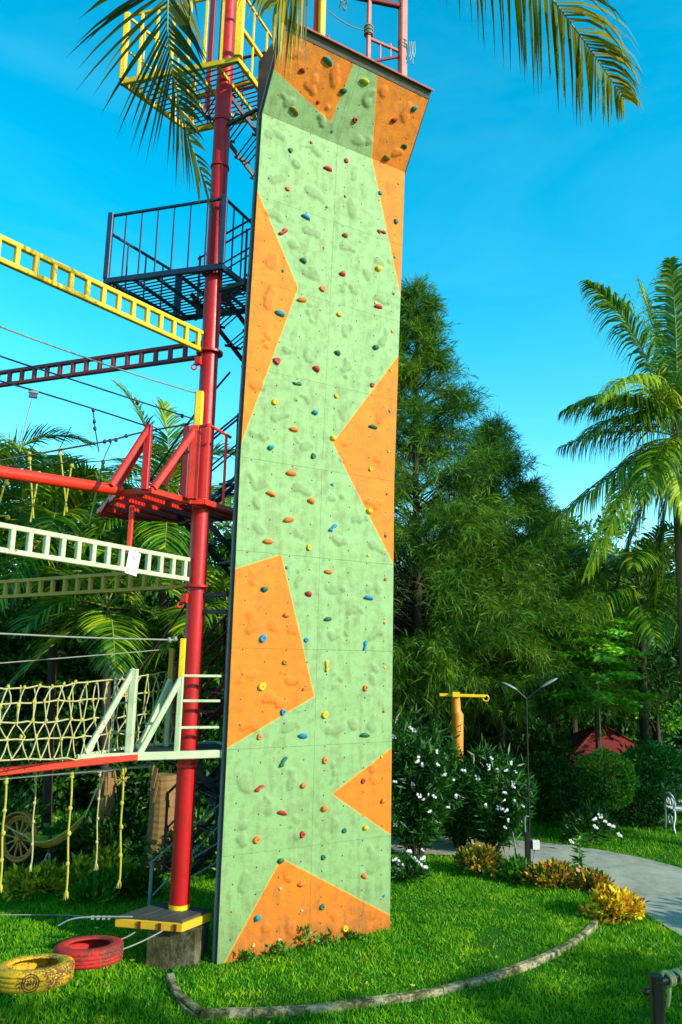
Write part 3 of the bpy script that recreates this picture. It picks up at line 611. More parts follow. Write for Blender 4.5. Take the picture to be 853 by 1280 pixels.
# yellow platform at the top
zy = 9.7; yp = [(-2.76, 8.19), (-1.31, 7.79), (-.93, 8.66), (-2.10, 9.05)]
oy = platform(yp, zy, MT['yellow'], MT['maroon'], 'yellow platform frame')
Y3 = [A(x, y, zy) for x, y in yp]
railing(oy, Y3[0], Y3[1], .92, 6, MT['yellow'], post=(.075, .10), br=.035); railing(oy, Y3[1], Y3[2], .92, 2, MT['yellow'], post=(0, .05), br=.025)
railing(oy, Y3[0], Y3[3], .92, 3, MT['yellow'], mid=True, post=(0, .06), br=.02); railing(oy, Y3[3], Y3[2], .92, 4, MT['maroon'], mid=True, post=(0, 0), br=.02)
MB().bar(Y3[1]+ZV*.45, Y3[2]+ZV*.45, .05).build('mid_rail', MT['yellow'], oy); MB().bar(Y3[3]+ZV*.50, Y3[2]+ZV*.55, .05).build('mid_rail', MT['yellow'], oy)
MB().bar(Y3[3]+A(.25, -.2, .05), Y3[3]+A(.25, -.2, 1.9), .07).build('upright', MT['maroon'], oy)
# red platform
zr_ = 4.5
rp = [G(x, y, zr_)[:2] for x, y in ((149, 617), (189.5, 613.5), (238, 627))]+[A(-1.44, 7.90), A(-1.20, 8.40), A(-1.05, 8.75), A(-1.75, 9.10), A(-2.55, 9.0)]+[G(124, 640, zr_)[:2]]
orr = platform(rp, zr_, MT['brightred'], MT['red'], 'bright red platform frame', step=.05, thick=.06, edge=.05)
def F(px, py, z): return G(px, py, z)
def brace(o, a, b, w, mat, name='brace'): return MB().bar(a, b, w).build(name, mat, o)
f1 = F(181, 612, zr_); t1 = A(f1[0], f1[1], D(183, 531, f1[1])[2]); f2 = F(240, 624, zr_); t2 = A(f2[0], f2[1], D(245, 533, f2[1])[2])
l1 = D(139, 607, f1[1]-.35); brace(orr, f1, t1, .07, MT['red'], 'upright'); brace(orr, l1, t1-ZV*.02, .05, MT['brightred'])
brace(orr, D(128, 640, f1[1]+.75), t1+A(.0, .05, -.08), .05, MT['red'])
brace(orr, f2, t2, .10, MT['brightred'], 'upright'); brace(orr, F(192, 610, zr_+.03), t2-ZV*.02, .065, MT['brightred'])
b2 = f2+A(-.16, .35, 0); brace(orr, b2, b2+ZV*.88, .08, MT['maroon'], 'upright'); brace(orr, D(205, 607, b2[1]), b2+ZV*.75, .06, MT['maroon'])
brace(orr, t2+A(.02, 0, 0), vert(t2, D(247, 490, t2[1])[2])+A(.02, 0, 0), .085, MT['yellow'], 'upright')
g1 = F(256.5, 622, zr_); g2 = F(279, 631, zr_); hz = D(266, 531, g1[1])[2]
brace(orr, g1, vert(g1, hz), .03, MT['brightred'], 'railing_post'); brace(orr, g2, vert(g2, hz), .028, MT['brightred'], 'railing_post')
brace(orr, vert(g1, hz), vert(g2, hz)+(g2-g1)*.25, .026, MT['brightred'], 'top_rail'); brace(orr, vert(g1, hz), A(t2[0], t2[1], hz), .026, MT['brightred'], 'top_rail')
h1 = D(165, 638, 7.75); brace(orr, h1+ZV*.05, vert(h1, D(162, 692, 7.75)[2]), .045, MT['brightred'], 'hanger')
# cream platform
zc = 1.93
c0 = D(100, 947, 7.45); c1 = D(276, 943, 7.98); zc = float((c0[2]+c1[2])/2)
cp = [A(c0[0], c0[1]), A(c1[0], c1[1]), A(c1[0]+.12, c1[1]+.30), A(c1[0]-.15, c1[1]+.75), A(c0[0]+.35, c0[1]+.85)]
oc = platform(cp, zc, MT['cream'], MT['deck'], 'cream platform frame', step=.05, thick=.075, edge=.05)
def up(px, py, pz, Y, top): f = D(px, py, Y); return f, A(f[0], f[1], D(px, top, Y)[2])
f3, t3 = up(161, 943, 0, 7.70, 836); f4, t4 = up(221, 943, 0, 7.82, 846)
brace(oc, f3, t3, .075, MT['cream'], 'upright'); brace(oc, D(106, 945, 7.48), t3, .055, MT['cream'])
brace(oc, f4, t4, .055, MT['cream'], 'upright'); brace(oc, D(173, 945, 7.68), t4-ZV*.01, .055, MT['cream'])
brace(oc, t4, vert(t4, D(223, 798, t4[1])[2]), .055, MT['yellow'], 'upright')
f5 = D(208, 940, 8.35); brace(oc, f5, vert(f5, D(211, 848, 8.35)[2]), .05, MT['cream'], 'upright'); brace(oc, vert(f5, D(211, 848, 8.35)[2]), vert(f5, D(212, 810, 8.35)[2]), .055, MT['olive'], 'upright'); brace(oc, D(172, 940, 8.1), vert(f5, D(211, 850, 8.35)[2]), .05, MT['cream'])
f6 = D(138, 943, 8.05); brace(oc, f6, vert(f6, D(140, 846, 8.05)[2]), .025, MT['palewire'], 'railing_post')
for py in (846, 880, 915): brace(oc, D(141, py, 8.05), D(160, py-2, 7.75), .02, MT['palewire'], 'rail')
wl = wall_world(-.03, 2.5, -.1)
for py in (844.5, 876, 909.5):
    a = D(225, py, 7.86); brace(oc, a, A(wl[0]-.02, wl[1], a[2]), .026, MT['cream'], 'rail')
# base deck of painted boards
zd = .43
bd = [A(-2.05, 7.90), A(-1.42, 7.80), A(-1.20, 8.12), A(-1.74, 8.32)]
deck = MB(); P = [A(p[0], p[1], zd-.035) for p in bd]
for i in range(4):
    a, b = P[i], P[(i+1) % 4]; t = unit(b-a); deck.bar(a-t*.012, b+t*.012, .035, .075)
od = deck.build('base_deck', MT['wood'], tower); od['label'] = 'low wooden deck with yellow edge boards round the pole foot'
for k in range(6):
    f0, f1_ = k/6+.008, (k+1)/6-.008; a = P[0]*(1-f0)+P[1]*f0; b = P[3]*(1-f0)+P[2]*f0; c = P[0]*(1-f1_)+P[1]*f1_; d_ = P[3]*(1-f1_)+P[2]*f1_
    mm = MB(); z0 = A(0, 0, .040); z1 = A(0, 0, .062+.002*(k % 2)); vs = [a+z0, c+z0, d_+z0, b+z0, a+z1, c+z1, d_+z1, b+z1]
    mm.add(vs, [(3, 2, 1, 0), (4, 5, 6, 7), (0, 1, 5, 4), (1, 2, 6, 5), (2, 3, 7, 6), (3, 0, 4, 7)]); mm.build('plank', MT['deck'], od)
for f in (.36, .68, .92):
    q = P[0]*(1-f)+P[1]*f; MB().box(q+A(-.005, -.019, 0), .03, .02, .06, -.16).build('board_joint', MT['maroon'], od)

# stairs behind the wall
def flight(a, b, wv, n, mat, hand=True):
    a = A(*a); b = A(*b); wv = A(*wv); m = MB(); m.bar(a, b, .025, .055); o = m.build('stringer', mat, tower)
    MB().bar(a+wv, b+wv, .025, .055).build('stringer', mat, o)
    for i in range(n):
        p = a+(b-a)*(i+.5)/n; d_ = unit(A((b-a)[0], (b-a)[1], 0)); mm = MB()
        for j in (-.09, -.03, .03, .09): mm.bar(p+d_*j, p+d_*j+wv, .014, .014)
        mm.bar(p+d_*-.11+wv*.02, p+d_*.11+wv*.02, .02, .03); mm.bar(p+d_*-.11+wv*.98, p+d_*.11+wv*.98, .02, .03); mm.build('tread', mat, o)
    if hand:
        for w in (0, 1):
            q = wv*w; MB().bar(a+q+ZV*.85, b+q+ZV*.85, .025).build('handrail', mat, o); MB().bar(a+q+ZV*.45, b+q+ZV*.45, .02).build('handrail', mat, o)
            for f in (0.02, .5, .98): p = a+(b-a)*f+q; MB().bar(p, p+ZV*.87, .03).build('railing_post', mat, o)
    return o
def S(u, back, z): return WL+wd*u-wnrm*back+ZV*z
for z0, z1, mt_ in ((.45, 1.93, 'steel'), (1.93, 4.5, 'maroon'), (4.5, 7.2, 'blue'), (7.2, 9.7, 'steel')):
    zm = (z0+z1)/2; run = min(1.35, (z1-z0)*.55)
    u0 = -.30
    flight(S(u0+.30, 1.15, z0), S(u0+run+.3, 1.15, zm), -wnrm*.55, max(4, int((zm-z0)/.2)), MT[mt_])
    flight(S(u0+run, .42, zm), S(u0-.02, .42, z1-.03), -wnrm*.55, max(4, int((z1-zm)/.2)), MT['steel'], hand=False)
    MB().bar(S(u0+run+.35, .40, zm), S(u0+run+.35, 1.75, zm), .72, .05).build('stair_landing', MT['steel'], tower)
for u, b_ in ((1.75, .40), (1.75, 1.72)):
    MB().bar(S(u, b_, 0), S(u, b_, 9.6), .08).build('stair_post', MT['steel'], tower)
# outer guard rails beside the lowest stair
gp = D(186, 1148, 8.75); MB().bar(vert(gp, .25), vert(gp, D(187, 1078, 8.75)[2]), .035).build('guard_post', MT['greysteel'], tower)
for (x0, y0, x1, y1) in ((187, 1080, 276, 1004), (190, 1120, 276, 1030), (236, 1076, 276, 1052), (236, 1098, 276, 1075)):
    MB().bar(D(x0, y0, 8.75), D(x1, y1, 8.75), .018).build('guard_rail', MT['greysteel'], tower)
# ties from pole to wall frame
for py in (163, 368, 745, 766): 
    z = D(290, py, 8.2)[2]; q = wall_world(-.03, min(z, 8.9), -.1); MB().bar((PX, PY, z), A(q[0], q[1], z), .03, .045).build('tie_bar', MT['steel'], tower)

# footing block
q0 = G(228, 1221, 0)
blk = thing('concrete_footing', 'weathered grey concrete block under the red pole foot', 'concrete block', tuple(A(q0[0]-.13, q0[1]+.22, 0)))
m = MB(); cx, cy = PX-.005, PY-.09
def rough_block(cx, cy, sx, sy, z0, z1, rz, n=7):
    m = MB(); vs = []; rows = 6
    for k in range(rows+1):
        z = z0+(z1-z0)*k/rows
        for side in range(4):
            for j in range(n):
                f = j/n-.5; x, y = [(f, -.5), (.5, f), (-f, .5), (-.5, -f)][side]; x *= sx; y *= sy
                nn = noise.noise(Vector((x*7+3, y*7, z*7)))*.012; l = math.hypot(x, y); x += x/l*nn; y += y/l*nn
                vs.append((cx+x*math.cos(rz)-y*math.sin(rz), cy+x*math.sin(rz)+y*math.cos(rz), z+(noise.noise(Vector((x*9, y*9, 5)))*.008 if k == rows else 0)))
    k4 = 4*n; fs = [(k*k4+j, k*k4+(j+1) % k4, (k+1)*k4+(j+1) % k4, (k+1)*k4+j) for k in range(rows) for j in range(k4)]+[tuple(rows*k4+j for j in range(k4))]
    return m.add(vs, fs)
rough_block(PX+.03, PY-.10, .47, .40, -.05, .352, -.16).build('block', MT['concrete'], blk)

# ------------------------------------------------------------------ ladder beams, pipe and cables
def ladder_beam(a, b, h, mat, label, step=.18, w=.045, start=.05):
    a = A(*a); b = A(*b); L = np.linalg.norm(b-a); t = (b-a)/L; o = thing('ladder_beam', label, 'beam', tuple(a), 'welded ladder beams fixed to the red pole')
    for s in (-1, 1): MB().bar(a+ZV*s*h/2, b+ZV*s*h/2, .055, w).build('chord', mat, o)
    k = start
    mr = MB().bar(ZV*(-h/2+w/2-.004), ZV*(h/2-w/2+.004), .05, .045, up=t).mesh('rung', mat)
    while k < L-.05:
        r = link('rung', mr, o); r.location = t*k; k += step
    return o
ya = A(-1.60, 8.06, D(258, 427, 8.06)[2]); yb = D(0, 311, 6.05); yd = (yb-ya); ladder_beam(ya, ya+yd*1.9, .20, MT['yellow'], 'bright yellow ladder beam running out from the pole above the maroon one', .185)
ra = A(-1.60, 8.25, D(258, 437, 8.25)[2]); rb = D(0, 474, 9.35); ladder_beam(ra, ra+(rb-ra)*1.5, .17, MT['maroon'], 'dark maroon ladder beam meeting the pole just under the yellow one', .20)
wa = A(-1.60, 8.05, D(238, 712, 8.05)[2]); wb_ = D(0, 672, 6.3); ladder_beam(wa, wa+(wb_-wa)*1.9, .205, MT['cream'], 'cream white ladder beam with a paper notice on it', .165)
oa = A(-1.60, 8.28, D(236, 722, 8.28)[2]); ob_ = D(0, 737, 9.6); ladder_beam(oa, oa+(ob_-oa)*1.5, .185, MT['olive'], 'ochre ladder beam just below the cream white one', .20)
# notice on the cream beam
n0 = D(166, 704, 6.92); nt_ = unit((wb_-wa)*A(1, 1, 0)); 
nm, nnt, nb_ = nodes('printed_notice')
uvn = coord(nnt, 'Object'); sp = N(nnt, 'ShaderNodeSeparateXYZ'); nnt.links.new(uvn, sp.inputs[0])
ln = math_(nnt, 'GREATER_THAN', math_(nnt, 'FRACT', math_(nnt, 'MULTIPLY', sp.outputs[2], 42.)), .62)
wd_ = math_(nnt, 'GREATER_THAN', noise_(nnt, 150, 2, uvn), .5); lowp = math_(nnt, 'LESS_THAN', sp.outputs[2], .0)
inx = math_(nnt, 'LESS_THAN', math_(nnt, 'ABSOLUTE', sp.outputs[0]), .045)
ink = math_(nnt, 'MULTIPLY', math_(nnt, 'MULTIPLY', ln, wd_), math_(nnt, 'MULTIPLY', lowp, inx))
nnt.links.new(mix(nnt, math_(nnt, 'MULTIPLY', ink, .5), (.78, .80, .78), (.10, .12, .12)), nb_.inputs['Base Color']); nb_.inputs['Roughness'].default_value = .6
m = MB(); m.bar((0, -.003, -.105), (0, -.003, .105), .135, .004, up=A(0, 1, 0)); notice = m.build('paper_notice', nm, None, tuple(n0), local=True)
tag(notice, 'white paper notice stuck on the cream ladder beam', 'notice'); notice.rotation_euler = (0, .16, math.atan2(nt_[1], nt_[0])-math.pi)
m = MB()
for dx0, dz0, dx1, dz1 in ((-.012, .03, -.012, .062), (-.012, .062, .012, .03), (.012, .03, .012, .055)): m.bar((dx0, -.0055, dz0), (dx1, -.0055, dz1), .006, .0015, up=A(0, 1, 0))
ORG[notice] = A(0, 0, 0); m.build('heading', MT['black'], notice, local=True)

ta = D(150, 613, 7.55); tb = D(0, 590, 6.4); m = MB(); q = ta+(tb-ta)*2.4; m.tube([ta, q], .055, 16)
pipe = thing('pipe_beam', 'bright red round pipe running out from the red platform', 'pipe', tuple(ta)); m.build('pipe', MT['brightred'], pipe)
fa = D(170, 946, 7.66); fb = D(8, 964, 6.95); fdir = fb-fa; m = MB(); m.bar(fa, fa+fdir*2.2, .10, .055)
fo = thing('balance_beam', 'flat red balance beam leading to the cream platform', 'beam', tuple(fa)); m.build('beam', MT['brightred'], fo)

def cable(name, pts, r, mat, label, cat='cable', group=None, sag=0.0, extra=None):
    P = [A(*p) for p in pts]; o = thing(name, label, cat, tuple(P[0]), group); Q = smooth_line(P, 6) if len(P) > 2 else [P[0]+(P[1]-P[0])*t+ZV*(-sag*4*t*(1-t)) for t in np.linspace(0, 1, 13)]
    m = MB(); m.tube(Q, r, 6); m.build('strand' if cat == 'cable' else 'rope_strand', mat, o)
    if extra: extra(o)
    return o
def knots(o, pts, r, mat, name='knot'):
    for p in pts:
        m = MB(); m.ball(p, r, 7, 5, (1, 1, 1.2), .2, rng); m.build(name, mat, o)
yt = vert(t2, D(247, 492, t2[1])[2])
cable('guy_rope', [yt, D(151, 462, 7.2), D(0, 408, 6.0), D(-150, 345, 4.9)], .008, MT['palewire'], 'pale rope running from the yellow post past the maroon beam', 'rope')
cable('cable', [D(243, 524, 8.05), D(89, 474, 7.0), D(0, 445, 6.4), D(-120, 400, 5.7)], .008, MT['wire'], 'dark cable from the pole to the upper left over the palms', extra=lambda o: knots(o, [D(228, 520, 7.95), D(172, 503, 7.55)], .022, MT['steel'], 'clamp'))
def trolley(o):
    c = D(42, 490, 6.55); MB().box(c, .08, .03, .025, .5).build('pulley_block', MT['greysteel'], o); MB().box(c-ZV*.035, .07, .03, .04, .5).build('pulley_wheel', MT['blue'], o)
    m = MB(); m.tube([c-ZV*.03, D(33, 525, 6.5), D(25, 565, 6.5)], .005, 5); m.build('cord', MT['palewire'], o)
    m = MB(); m.tube([D(117, 515, 7.1), D(119, 535, 7.1), D(124, 565, 7.1)], .007, 5); m.build('cord', MT['wire'], o); knots(o, [D(117, 513, 7.1), D(118, 527, 7.1), D(119, 536, 7.1)], .018, MT['steel'], 'clamp')
cable('cable', [t1+A(0, 0, -.02), D(117, 511, 7.1), D(42, 488, 6.55), D(0, 476, 6.2), D(-120, 440, 5.5)], .008, MT['wire'], 'dark cable carrying a small blue pulley left of the red uprights', extra=trolley)
cable('cable', [D(236, 530, 8.2), D(175, 541, 8.0), D(131, 552, 7.8), D(20, 572, 7.2), D(-60, 586, 6.8)], .010, MT['wire'], 'dark cable with clamps behind the red uprights', extra=lambda o: knots(o, [D(131+k*7, 552-k, 7.8) for k in range(3)]+[D(158, 545, 7.9)], .02, MT['steel'], 'clamp'))
cable('cable', [D(243, 562, 8.2), D(130, 576, 7.9), D(60, 580, 7.5), D(-20, 584, 7.0)], .006, MT['wire'], 'thin dark cable crossing behind the red braces')
cable('hand_line', [D(222, 800, 7.85), D(110, 797, 7.3), D(0, 792, 6.75), D(-80, 789, 6.4)], .009, MT['palewire'], 'white hand line from the yellow upright above the rope net', 'rope', extra=lambda o: knots(o, [D(212, 800, 7.8), D(219, 799, 7.84)], .024, MT['palewire']))
cable('hand_line', [D(205, 812, 8.3), D(110, 820, 7.8), D(0, 829, 7.2), D(-80, 836, 6.9)], .006, MT['palewire'], 'thin grey line sloping down just above the rope net', 'rope')
cable('stay_wire', [D(288, 465, 8.4), D(236, 528, 8.6), D(178, 615, 9.0)], .012, MT['blue'], 'dark stay rod slanting down behind the red uprights', 'cable')
cable('stay_wire', [D(233, 755, 8.5), D(180, 832, 8.7), D(140, 885, 8.8)], .014, MT['maroon'], 'maroon stay rod slanting down behind the rope net', 'cable')
cable('ground_line', [D(0, 1143.5, 9.0), D(85, 1144, 9.1), D(112, 1146, 8.6), D(178, 1144, 8.0)], .006, MT['palewire'], 'thin line stretched low over the shaded grass', 'rope')
def flags(o): 
    for k in range(4): MB().box(D(116+k*7, 1147, 8.3), .03, .006, .04, .3).build('tag', MT['palewire'], o)
cable('spreader_rod', [D(73, 1157, 7.7), D(100, 1147, 7.75), D(175, 1146, 7.9)], .008, MT['greysteel'], 'pale bent rod with tags left of the yellow edged deck', 'rod', extra=flags)

# rope net bridge side
net = thing('rope_net', 'knotted cream rope net hung between cables left of the cream uprights', 'rope net', tuple(D(100, 900, 8.0)))
def NP(s, v):      # s 0..1 along (right to left), v 0 bottom..1 top
    a0, a1 = D(218, 940, 8.75), D(-70, 950, 6.0); b0, b1 = D(218, 838, 8.75), D(-70, 862, 6.0)
    sag = -.05*math.sin(math.pi*s)*(1 if v > .9 else .6)
    return (a0*(1-s)+a1*s)*(1-v)+(b0*(1-s)+b1*s)*v+ZV*sag
for v in (0.0, .28, .5, .76, 1.0):
    m = MB(); m.tube([NP(s, v)+ZV*rng.uniform(-.012, .012) for s in np.linspace(0, 1, 26)], .008, 5); m.build('line', MT['rope'], net)
ns_ = 19
for i in range(ns_):
    s0 = (i+.4)/ns_
    for dirn in (1, -1):
        m = MB(); pts = []; hs_ = [1.0, .76, .5, .28, 0.0]
        for j, v in enumerate(hs_):
            s = s0+dirn*(.5 if j % 2 else -.0)/ns_*(.55 if j < 3 else 1.0)+(.020*(j-2)*.6 if dirn > 0 else .008*(j-2)); pts.append(NP(min(max(s, 0), 1), v)+A(rng.uniform(-.02, .02), rng.uniform(-.02, .02), rng.uniform(-.02, .02)))
        m.tube(smooth_line(pts, 2), .0065, 5); m.build('rope', MT['rope'], net)
        if dirn > 0:
            for p in pts[:4]: MB().ball(p, .016, 6, 4, (1, 1, 1.4), .25, rng).build('knot', MT['yrope'], net)

# hanging ropes
ropes = [((8, 975), (0, 1105), 7.0, 1), ((45, 972), (39, 1080), 7.75, 0), ((90, 968), (83, 1113), 7.4, 1), ((125, 966), (120, 1078), 8.1, 0), ((154, 964), (150, 1100), 7.75, 1)]
cable('rope_line', [D(190, 958, 8.0), D(90, 966, 7.4), D(8, 973, 7.0), D(-60, 979, 6.7)], .009, MT['palewire'], 'taut pale line under the red beam holding the knotted ropes', 'rope')
cable('rope_line', [D(200, 953, 8.5), D(125, 965, 8.1), D(45, 970, 7.75), D(-60, 977, 7.3)], .006, MT['palewire'], 'thin rear line behind the knotted hanging ropes', 'rope')
RL = ['thick knotted cream rope hanging beside the palm trunk edge', 'thin knotted rope hanging in front of the cart wheel and hammock', 'thick knotted cream rope hanging in front of the hammock end', 'thin knotted rope hanging before the slim brown palm trunk', 'knotted rope with a frayed yellow tassel at its top']
for (p, q, Y, thick), lb in zip(ropes, RL):
    a = D(p[0], p[1], Y); b = D(q[0], q[1], Y); b = A(a[0]+(b[0]-a[0])*.8, a[1]+.02, b[2]); o = thing('hanging_rope', lb, 'rope', tuple(a), 'knotted ropes hanging from the line')
    mt_ = MT['yrope'] if thick else MT['rope']; r = .010 if thick else .0075
    m = MB(); m.tube([a+(b-a)*t+A(.006*math.sin(t*9), 0, 0) for t in np.linspace(0, 1, 16)], r, 7); m.build('rope_strand', mt_, o)
    knots(o, [a+ZV*.01, a-ZV*.02]+[a+(b-a)*t for t in (.3, .52, .78)], r*2.1, mt_); 
    m = MB()
    for k in range(10): e = A(rng.uniform(-.02, .02), rng.uniform(-.02, .02), -rng.uniform(.05, .085)); m.tube([b, b+e*.5+A(e[0], e[1], 0)*.3, b+e], [.007, .005, .003], 5)
    m.build('tassel', mt_, o)
    if p[0] == 154:
        m = MB(); c = a-ZV*.08
        for k in range(26): e = unit(A(rng.gauss(0, 1), rng.gauss(0, .6), rng.gauss(-.3, .8)))*rng.uniform(.04, .075); m.tube([c, c+e], [.006, .003], 4)
        m.torus(a+ZV*.01, .03, .009, A(.3, 1, 0), 12, 5); m.build('frayed_tuft', MT['yrope'], o)
# V shaped yellow ropes hung behind the red pipe
for k, (p, q, r_, Y) in enumerate([((37, 566), (42, 648), (49, 590), 8.6), ((75, 560), (84, 640), (90, 580), 8.9), ((129, 576), (112, 655), None, 9.2), ((9, 596), (-4, 640), (10, 645), 8.2)]):
    o = thing('rope_loop', ['yellow rope loop hanging behind the red pipe between the palms', 'yellow rope loop crossing behind the red pipe nearer the red braces', 'single slanting yellow rope hanging below the red pipe end', 'yellow rope loop at the far end of the red pipe'][k], 'rope', tuple(D(p[0], p[1], Y)), 'yellow ropes behind the red pipe')
    m = MB(); m.tube([D(p[0], p[1], Y), D(q[0], q[1], Y)], .011, 6)
    if r_: m.tube([D(q[0]-4, q[1]+5, Y), D(r_[0], r_[1], Y)], .011, 6)
    m.build('rope_strand', MT['yrope'], o); knots(o, [D(p[0], p[1]+2, Y), D(p[0], p[1]+8, Y)]+([D(r_[0], r_[1]+2, Y)] if r_ else []), .026, MT['yrope'])
    m = MB(); m.tube([D(p[0], p[1], Y), D(p[0], p[1], Y)+A(0, .3, .35)], .006, 5); m.build('tie', MT['wire'], o)

# ------------------------------------------------------------------ tyres
def tyre(name, label, c, R, w, mat, tilt, rz, emblem=False):
    o = thing(name, label, 'tyre swing', tuple(c), 'painted tyres of the low swing bridge'); rot = Matrix.Rotation(rz, 4, 'Z') @ Matrix.Rotation(tilt, 4, 'X')
    prof = [(.62, -.40), (.60, -.30), (.72, -.50), (.86, -.50), (.96, -.44), (1.0, -.30), (1.0, -.27), (.975, -.25), (.975, -.22), (1.0, -.20), (1.0, -.06), (.978, -.045), (.978, -.015), (1.0, 0), (1.0, .16), (.975, .18), (.975, .21), (1.0, .23), (1.0, .30), (.96, .44), (.86, .50), (.72, .50), (.60, .42), (.62, .36), (.80, .36), (.90, .30), (.90, -.30), (.80, -.36)]
    seg = 48; m = MB(); vs = []
    for i in range(seg):
        t = 2*math.pi*i/seg
        for r, z in prof: vs.append(rot @ Vector((R*r*math.cos(t), R*r*math.sin(t), w*z)))
    k = len(prof); fs = [(i*k+j, ((i+1) % seg)*k+j, ((i+1) % seg)*k+(j+1) % k, i*k+(j+1) % k) for i in range(seg) for j in range(k)]
    m.add([A(*v)+A(*c) for v in vs], fs, True); b = m.build('casing', mat, o)
    m = MB()
    for i in range(60):
        t = 2*math.pi*i/60
        for zz in ():
            p = rot @ Vector((R*.985*math.cos(t), R*.985*math.sin(t), w*zz)); e = rot @ Vector((-math.sin(t), math.cos(t), 0)); m.bar(A(*p)+A(*c)-A(*e)*.008, A(*p)+A(*c)+A(*e)*.008, .02, .012)
    pass
    if emblem is not False:
        m = MB(); t = emblem; n_ = A(*(rot @ Vector((math.cos(t), math.sin(t), 0)))); e = A(*(rot @ Vector((-math.sin(t), math.cos(t), 0)))); z_ = np.cross(n_, e); q = A(*c)+n_*(R*1.003)
        for rad in (.062, .045): m.tube([q+(e*math.cos(a)+z_*math.sin(a))*rad-n_*(rad*rad*math.cos(a)**2/R/2*.9)+n_*.001 for a in np.linspace(0, 2*math.pi, 25)], .0035, 5)
        for dx in (-.02, .0, .02): m.tube([q+e*dx-z_*.018+n_*.002, q+e*(dx+.008)+z_*.018+n_*.002], .004, 5)
        m.tube([q-e*.022+z_*.0+n_*.002, q+e*.024-z_*.004+n_*.002], .0035, 5)
        m.build('emblem', MT['rubber'], b)
    return o
ty = D(43, 1216, 6.72); tr = D(111, 1190, 7.30)
tyre('tyre_swing', 'yellow painted tyre hung flat over the grass', ty, .305, .155, MT['tyreyellow'], math.radians(-7), .3, -1.60)
tyre('tyre_swing', 'red painted tyre hung flat between the yellow tyre and the deck', tr, .295, .15, MT['tyrered'], math.radians(-6), .3)
dk = A(-1.72, 7.95, .40)
for (a, b_, lb) in ((tr+A(.20, .20, .03), D(172, 1163, 7.95), 'pale rope from the red tyre rim to the far side of the deck'), (tr+A(.29, .02, .02), D(206, 1162, 7.85), 'pale rope from the red tyre rim to the front of the deck'), (ty+A(.10, .26, .03), tr+A(-.24, -.10, .02), 'short rope tying the yellow tyre to the red tyre'), (ty+A(-.25, -.05, .03), D(-90, 1240, 5.9), 'rope leading from the yellow tyre out past the palm trunk')):
    cable('tyre_rope', [a, b_], .007, MT['palewire'], lb, 'rope', sag=.01)
m = MB()
# ------------------------------------------------------------------ second poles the beams run to
for (x, y), lb in (((ya+yd*1.9)[:2]-A(.06, .12), 'red steel pole at the far end of the yellow and cream beams'), ((ra+(rb-ra)*1.5)[:2]-A(.1, -.03), 'red steel pole at the far end of the maroon beam')):
    o = thing('steel_pole', lb, 'pole', (float(x), float(y), 0)); m = MB(); m.tube([(x, y, 0), (x, y, 9.5)], .1, 18); m.build('pole', MT['red'], o); m = MB(); m.tube([(x, y, 0), (x, y, .3)], .25, 14); m.build('footing', MT['concrete'], o)

# ------------------------------------------------------------------ objects of the garden
# orange T post
tp = thing('orange_t_post', 'orange round post with yellow crossbar behind the white flowering shrubs', 'post', (float(D(572, 960, 13.4)[0]), 13.4, 0))
bx = D(572, 960, 13.4)[0]; zt = D(572, 872, 13.4)[2]
m = MB(); m.tube([(bx, 13.4, 0), (bx, 13.4, zt*.55), (bx+.01, 13.4, zt-.28), (bx-.02, 13.4, zt-.22), (bx-.025, 13.4, zt)], [.10, .10, .098, .085, .075], 16); m.build('shaft', MT['orange'], tp)
MB().bar((bx-.30, 13.4, zt+.04), (bx+.48, 13.4, zt+.035), .06, .05).build('crossbar', MT['yellow'], tp); MB().box((bx-.03, 13.35, zt+.05), .12, .12, .09).build('bracket', MT['yellow'], tp)
m = MB(); m.torus((bx+.49, 13.4, zt-.0), .05, .014, A(0, 1, 0), 12, 6); m.build('ring', MT['yellow'], tp)
# twin lamp
lp = G(661, 1092, 0); lx, ly = lp[0], 11.5; lx = D(661, 1000, 11.5)[0]
lo = thing('street_lamp', 'slim dark lamp post with two pale heads on angled arms', 'street lamp', (float(lx), ly, 0))
zt = D(661, 872, ly)[2]; m = MB(); m.tube([(lx, ly, 0), (lx, ly, zt)], [.016, .011], 10); m.tube([(lx, ly, 0), (lx, ly, .12)], .035, 10); m.build('post', MT['black'], lo)
for (x0, y0, x1, y1) in ((645, 862, 627, 853), (677, 859, 697, 848)):
    a = D(x0, y0, ly); b_ = D(x1, y1, ly); m = MB(); m.tube([(lx, ly, zt-.02), a], .012, 6); m.build('arm', MT['black'], lo)
    m = MB(); t = unit(b_-a); up_ = unit(np.cross(t, A(0, 1, 0))); up_ = up_ if up_[2] > 0 else -up_
    vs = []; prof = [(0, .02), (.15, .038), (.5, .052), (.8, .042), (1, .014)]; L = np.linalg.norm(b_-a)+.02
    for f, r in prof:
        for k in range(10): an = 2*math.pi*k/10; vs.append(a-t*.02+t*L*f+A(0, 1, 0)*r*math.cos(an)+up_*r*.5*math.sin(an)*(1.2 if math.sin(an) > 0 else .5))
    m.add(vs, [(i*10+k, i*10+(k+1) % 10, (i+1)*10+(k+1) % 10, (i+1)*10+k) for i in range(4) for k in range(10)]+[tuple(range(10))[::-1], tuple(40+k for k in range(10))], True); m.build('lamp_head', MT['lampglass'], lo)
